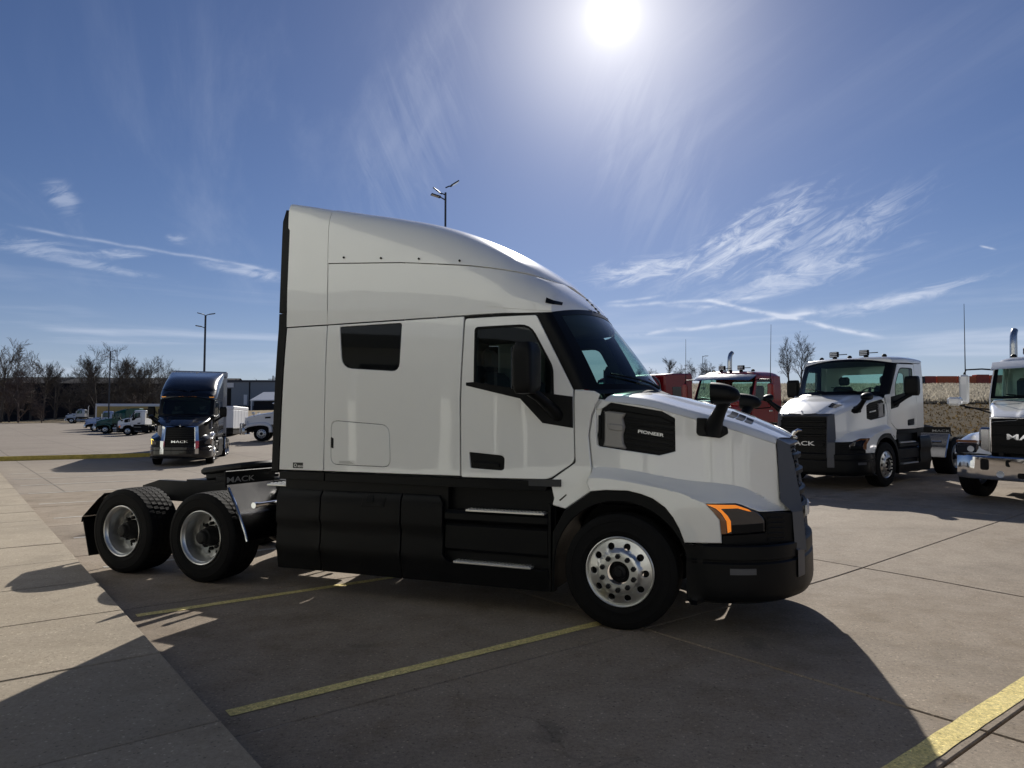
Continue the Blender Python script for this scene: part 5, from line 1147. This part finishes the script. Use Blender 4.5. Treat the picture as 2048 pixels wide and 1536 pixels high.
# local x runs along the front, local -y faces the lot
W0, W1, HH = -34., 30., 7.6; drs = [(-26, 4.3), (-19, 4.3), (-12, 4.3), (3.5, 4.3), (10.5, 4.3), (17.5, 4.3)]
edges = [W0] + [q for x, w in drs for q in (x - w / 2, x + w / 2)] + [W1]
for a, b in zip(edges[::2], edges[1::2]): part_box(dl, 'wall_bay', 'wall_pale', a, b, 0, .3, 0, 4.6)
part_box(dl, 'upper_wall', 'wall_pale', W0, W1, 0, .3, 4.6, HH); part_box(dl, 'parapet_cap', 'metal_wall', W0 - .1, W1 + .1, -.08, .4, HH, HH + .25)
part_box(dl, 'base_course', 'wall_pale', W0, W1, -.04, -.002, 0, .9)
for x, w in drs:
    g = part_box(dl, 'overhead_door', 'panel_white', x - w / 2, x + w / 2, .12, .2, 0, 4.6)
    for k in range(5): MB().add(box(x - w / 2 + .02, x + w / 2 - .02, .105, .118, .92 * k + .04, .92 * k + .88)).build('door_panel', 'panel_white', g)
    for k in range(4): MB().add(box(x - w / 2 + .25 + k * .98, x - w / 2 + 1.05 + k * .98, .095, .104, 2.0, 2.55)).build('pane', 'glass_black', g)
for k in range(5): 
    x = -7.2 + k * 1.7; part_box(dl, 'shop_window', 'glass_black', x, x + 1.5, -.02, -.003, .95, 3.2)
for x in (-30.5, -23.2, -15.6, -8.9, 6.9, 13.9, 21.2, 26.): part_box(dl, 'downpipe', 'metal_wall_dark', x - .14, x + .14, -.16, -.01, 0, HH)
part_box(dl, 'entrance_canopy', 'metal_wall', -8., 1.8, -1.6, -.01, 3.6, 3.9)
# ---------------------------------------------------------------- poles
def light_pole(label, x, y, h, heads, r=.07, rz=0., hs=.5):
    z = HT(x, y); t = thing('light_pole', label, 'light pole', (x, y, z), rz, 'parking lot light poles')
    MB().add(tube([(0, 0, 0), (0, 0, h)], [r * 1.15, r * .85], 10)).build('pole', 'pole_paint', t); MB().add(lathe([(.3, 0), (.3, -.5), (.0, -.5)], 14), Matrix.Rotation(R(-90), 4, 'X')).build('footing', 'concrete_walk', t)
    for az, dz, tilt in heads:
        c, s = math.cos(R(az)), math.sin(R(az)); mx = Matrix.Translation((c * .55 * hs, s * .55 * hs, h + dz)) @ Matrix.Rotation(R(az), 4, 'Z') @ Matrix.Rotation(R(tilt), 4, 'Y') @ Matrix.Scale(max(.7, hs * 1.3), 4)
        MB().add(tube([(0, 0, h + dz - .12), (c * .3 * hs, s * .3 * hs, h + dz - .04), (c * .55 * hs, s * .55 * hs, h + dz)], .03, 6)).build('lamp_arm', 'pole_paint', t)
        hd = MB().add(box(-.05, .62, -.19, .19, -.03, .05, .02), mx).build('lamp_head', 'pole_paint', t)
        MB().add(box(.08, .58, -.15, .15, -.038, -.031), mx).build('lamp_panel', 'lens_clear', hd)
    return t
light_pole('tall dark light pole rising behind the roof of the white sleeper tractor', -3.14, 33., 12.1, ((15, .35, -35), (160, .0, -40), (200, -.25, -12)), .055, R(0))
light_pole('tall light pole standing just behind the black tractor', -23.9, 55., 9.6, ((30, .1, -12), (165, .1, -15), (200, -.9, -8)), .085)
light_pole('slim light pole among the bare trees at left', -54.5, 96., 11.0, ((20, .0, -10), (160, .1, -10), (190, -.8, -5)), .09)
light_pole('small far light pole seen above the dark red tractor visor', 24.8, 92., 4.6, ((0, .0, 0),), .04)
for lb, px, yy, zt in (('utility pole with cross arms above the grey building, further from the foreground sleeper', 471, 175., 12.6), ('utility pole with cross arms above the grey building, next to the foreground sleeper', 545, 165., 12.8), ('bare utility pole among the trees left of the barn', 110, 185., 14.)):
    x = (px - 1024) / 1420 * yy; z = HT(x, yy); t = thing('utility_pole', lb, 'utility pole', (x, yy, z), 0., 'utility poles')
    MB().add(tube([(0, 0, 0), (0, 0, zt - z)], [.2, .13], 8)).build('pole', 'wood_pole', t)
    for dz in (.9, 1.9): MB().add(box(-1.1, 1.1, -.08, .08, zt - z - dz, zt - z - dz + .14)).build('cross_arm', 'wood_pole', t)
# ---------------------------------------------------------------- containers on the hill
for i, (px, w, c, h, d_) in enumerate(((1832, 15, 'container_white', 2.5, 'white'), (1846, 12, 'container_dark', 2.5, 'black'), (1863, 22, 'container_red', 2.6, 'dull red'), (1896, 40, 'container_orange', 2.6, 'orange'), (1936, 38, 'container_orange', 2.6, 'orange'), (1968, 26, 'container_red', 3.1, 'tall dull red'), (2000, 36, 'container_orange', 2.9, 'orange'), (2038, 38, 'container_red', 2.9, 'dull red'))):
    yy = 228.; x = (px - 1024) / 1420 * yy; wm = w / 1420 * yy; z = HT(x, yy)
    nb = ('leftmost, beside the white day cab roof', 'next to the white one', 'right of the black one', 'first of two together', 'second of two together', 'just left of the white truck mirror', 'behind the white truck mirror', 'behind the white truck cab')[i]
    t = thing('shipping_container', f'{d_} shipping container on the hilltop, {nb}', 'container', (x, yy, z - .3), 0., 'shipping containers on the hilltop')
    MB().add(box(-wm / 2 + .05, wm / 2 - .05, 0, 2.4, 0, h + .3, .03)).build('body', c, t)
    for k in range(int(wm / .5)): MB().add(box(-wm / 2 + .15 + k * .5, -wm / 2 + .38 + k * .5, -.05, -.002, .2, h + .1)).build('corrugation', c, t)
# ---------------------------------------------------------------- bare trees
def tree_mesh(seed, h, spread, r0, kids=(8, 6, 5, 4), up=.35, low=.25, twig=.017):
    rg = random.Random(seed); tk, cr = MB(), MB()
    def branch(p, d, L_, r, lv):
        n = 4 if lv == 0 else 3 if lv < 3 else 2; pts = [p]; q = p; dd = d
        for k in range(n):
            dd = (dd + Vector((rg.gauss(0, 1), rg.gauss(0, 1), rg.gauss(0, .6))) * (.05 if lv == 0 else .13) + Vector((0, 0, up * .16))).normalized(); q = q + dd * (L_ / n); pts.append(q)
        rr = [max(twig * .6, r * (1 - .72 * k / n)) for k in range(n + 1)]
        (tk if lv == 0 else cr).add(tube(pts, rr, 7 if lv == 0 else 4 if lv == 1 else 3, False))
        if lv >= len(kids): return
        m = kids[lv]
        for k in range(m):
            f = (low + (1 - low) * (k + rg.random()) / m) if lv == 0 else (.2 + .8 * (k + rg.random()) / m); f = min(.98, f); s = f * n; i = min(n - 1, int(s)); b = pts[i].lerp(pts[i + 1], s - i)
            ax = dd.orthogonal().normalized(); ax.rotate(Matrix.Rotation(rg.uniform(0, 6.283), 3, dd)); w = rg.uniform(.45, .95) * spread
            nd = (dd * 1. + ax * w).normalized(); branch(b, nd, L_ * rg.uniform(.38, .62) * (1.15 - .4 * f if lv == 0 else 1.), max(twig, r * (1 - .72 * f) * rg.uniform(.42, .62)), lv + 1)
    branch(Vector((0, 0, 0)), Vector((0, 0, 1)), h * .72, r0, 0)
    a = tk.mesh('trunk', 60); c = cr.mesh('crown', 0); return a, c
KINDS = [tree_mesh(11, 10, .95, .24, (10, 7, 6, 5), low=.22), tree_mesh(23, 10, .75, .2, (10, 7, 6, 5), low=.3), tree_mesh(37, 10, 1.1, .26, (11, 7, 6, 5), low=.18), tree_mesh(41, 10, .6, .16, (10, 7, 6, 4), low=.35), tree_mesh(59, 10, 1.25, .17, (14, 8, 6, 4), .5, .05)]
for a, c in KINDS: a.materials.append(MT['bark']); c.materials.append(MT['bark'])
KR = (KINDS[4][0].copy(), KINDS[4][1].copy())
for m in KR: m.materials.clear(); m.materials.append(MT['bark_red'])
def tree(label, px, yy, h, kind, rz, group='bare trees at left', wide=1., sink=.2):
    x = (px - 1024) / 1420 * yy; t = thing('bare_tree', label, 'tree', (x, yy, HT(x, yy) - sink), rz, group); s = h / 10.
    ms = KR if kind == 'r' else KINDS[kind]
    for nm, me in (('trunk', ms[0]), ('crown', ms[1])): o = link(nm, me, t); o.scale = (s * wide, s * wide, s)
    return t
def top_h(px, yy, ytop): x = (px - 1024) / 1420 * yy; return 1.79 + (846 - ytop) * yy / 1420 - HT(x, yy)
for lb, px, yy, yt, kd, rz, wd_ in (
        ('tall bare tree cut off by the left edge', 2, 165, 688, 1, .3, 1.), ('reddish bare tree beside the left edge', 38, 158, 728, 'r', 1.1, 1.0),
        ('thin bare tree with open crown, right of the reddish one', 88, 172, 722, 3, 2.0, 1.), ('bare forked tree left of the dark barn', 112, 180, 738, 0, 4.2, .95),
        ('large spreading bare tree in front of the barn, left of the slim light pole', 192, 170, 708, 2, .9, 1.0), ('large spreading bare tree in front of the barn, right of the slim light pole', 232, 174, 706, 2, 3.9, 1.0),
        ('narrow bare tree behind the barn roof', 272, 200, 728, 3, 1.7, .9), ('bushy bare tree near the black tractor roof', 303, 176, 722, 1, 5.1, 1.05), ('bare tree just left of the black tractor', 322, 184, 726, 0, 2.9, .9),
        ('pale bare tree between the forked and spreading trees', 155, 205, 740, 0, .2, 1.), ('tall forked bare tree behind the reddish one', 62, 186, 720, 0, 5.3, .9), ('slender bare tree behind the left spreading tree', 176, 192, 716, 3, 3.3, 1.), ('slender bare tree behind the right spreading tree', 252, 190, 716, 3, .5, 1.)):
    tree(lb, px, yy, top_h(px, yy, yt), kd, rz, wide=wd_)
for px, yy, yt, kd, rz in ((16, 150, 765, 'r', .5), (55, 152, 748, 'r', 2.5), (28, 175, 770, 4, 1.5), (72, 190, 770, 4, 3.1), (100, 160, 790, 4, .8), (130, 188, 775, 4, 5.0), (150, 165, 795, 4, 2.2), (175, 185, 760, 4, 4.0), (212, 186, 765, 4, 1.), (250, 184, 762, 4, 2.7), (262, 172, 790, 4, 0.1), (290, 190, 752, 4, 3.6), (315, 168, 780, 4, 5.6), (335, 180, 760, 4, 1.9), (45, 185, 785, 4, 4.4), (85, 150, 800, 'r', 3.3), (202, 164, 785, 4, 5.5), (238, 165, 790, 4, .7), (278, 160, 795, 'r', 2.), (8, 190, 760, 4, 6.), (20, 168, 742, 'r', 3.), (142, 176, 770, 4, 1.3), (285, 172, 745, 4, 2.2), (330, 170, 752, 4, .6))[::-1][:17]:
    tree('dense bare brush growing between the taller trees at left', px, yy, top_h(px, yy, yt), kd, rz, 'bare brush at left', 1.15)
tree('bare tree on the hill, left one of the pair', 1578, 150, top_h(1582, 150, 683), 2, .7, 'bare trees on the hill', .8); tree('bare tree on the hill, right one of the pair', 1603, 154, top_h(1607, 154, 676), 0, 2.2, 'bare trees on the hill', .85)
tree('lone bare tree on the ridge left of the dark red tractor', 1338, 190, top_h(1338, 190, 716), 3, 1.1, 'bare trees on the hill', 1.1)
for px, yt, kd, rz in ((1300, 738, 4, .3), (1318, 742, 4, 2.), (1352, 738, 4, 4.), (1368, 732, 4, 1.2), (1385, 724, 4, 3.1), (1402, 722, 4, 5.2), (1425, 728, 4, .9), (1452, 730, 4, 2.4), (1285, 732, 4, 1.4), (1840, 741, 4, 1.), (1655, 752, 4, 3.)):
    tree('low bare brush along the ridge line behind the parked trucks', px, 200, top_h(px, 200, yt), kd, rz, 'brush along the ridge', .9)
for px, yt, nm in ((520, 766, 'middle'), (548, 758, 'right'), (500, 768, 'left')):
    tree(f'small far bare tree above the grey building roof, {nm} one of three', px, 190, top_h(px, 190, yt), 4, px * .1, 'small trees behind the grey building', .9)
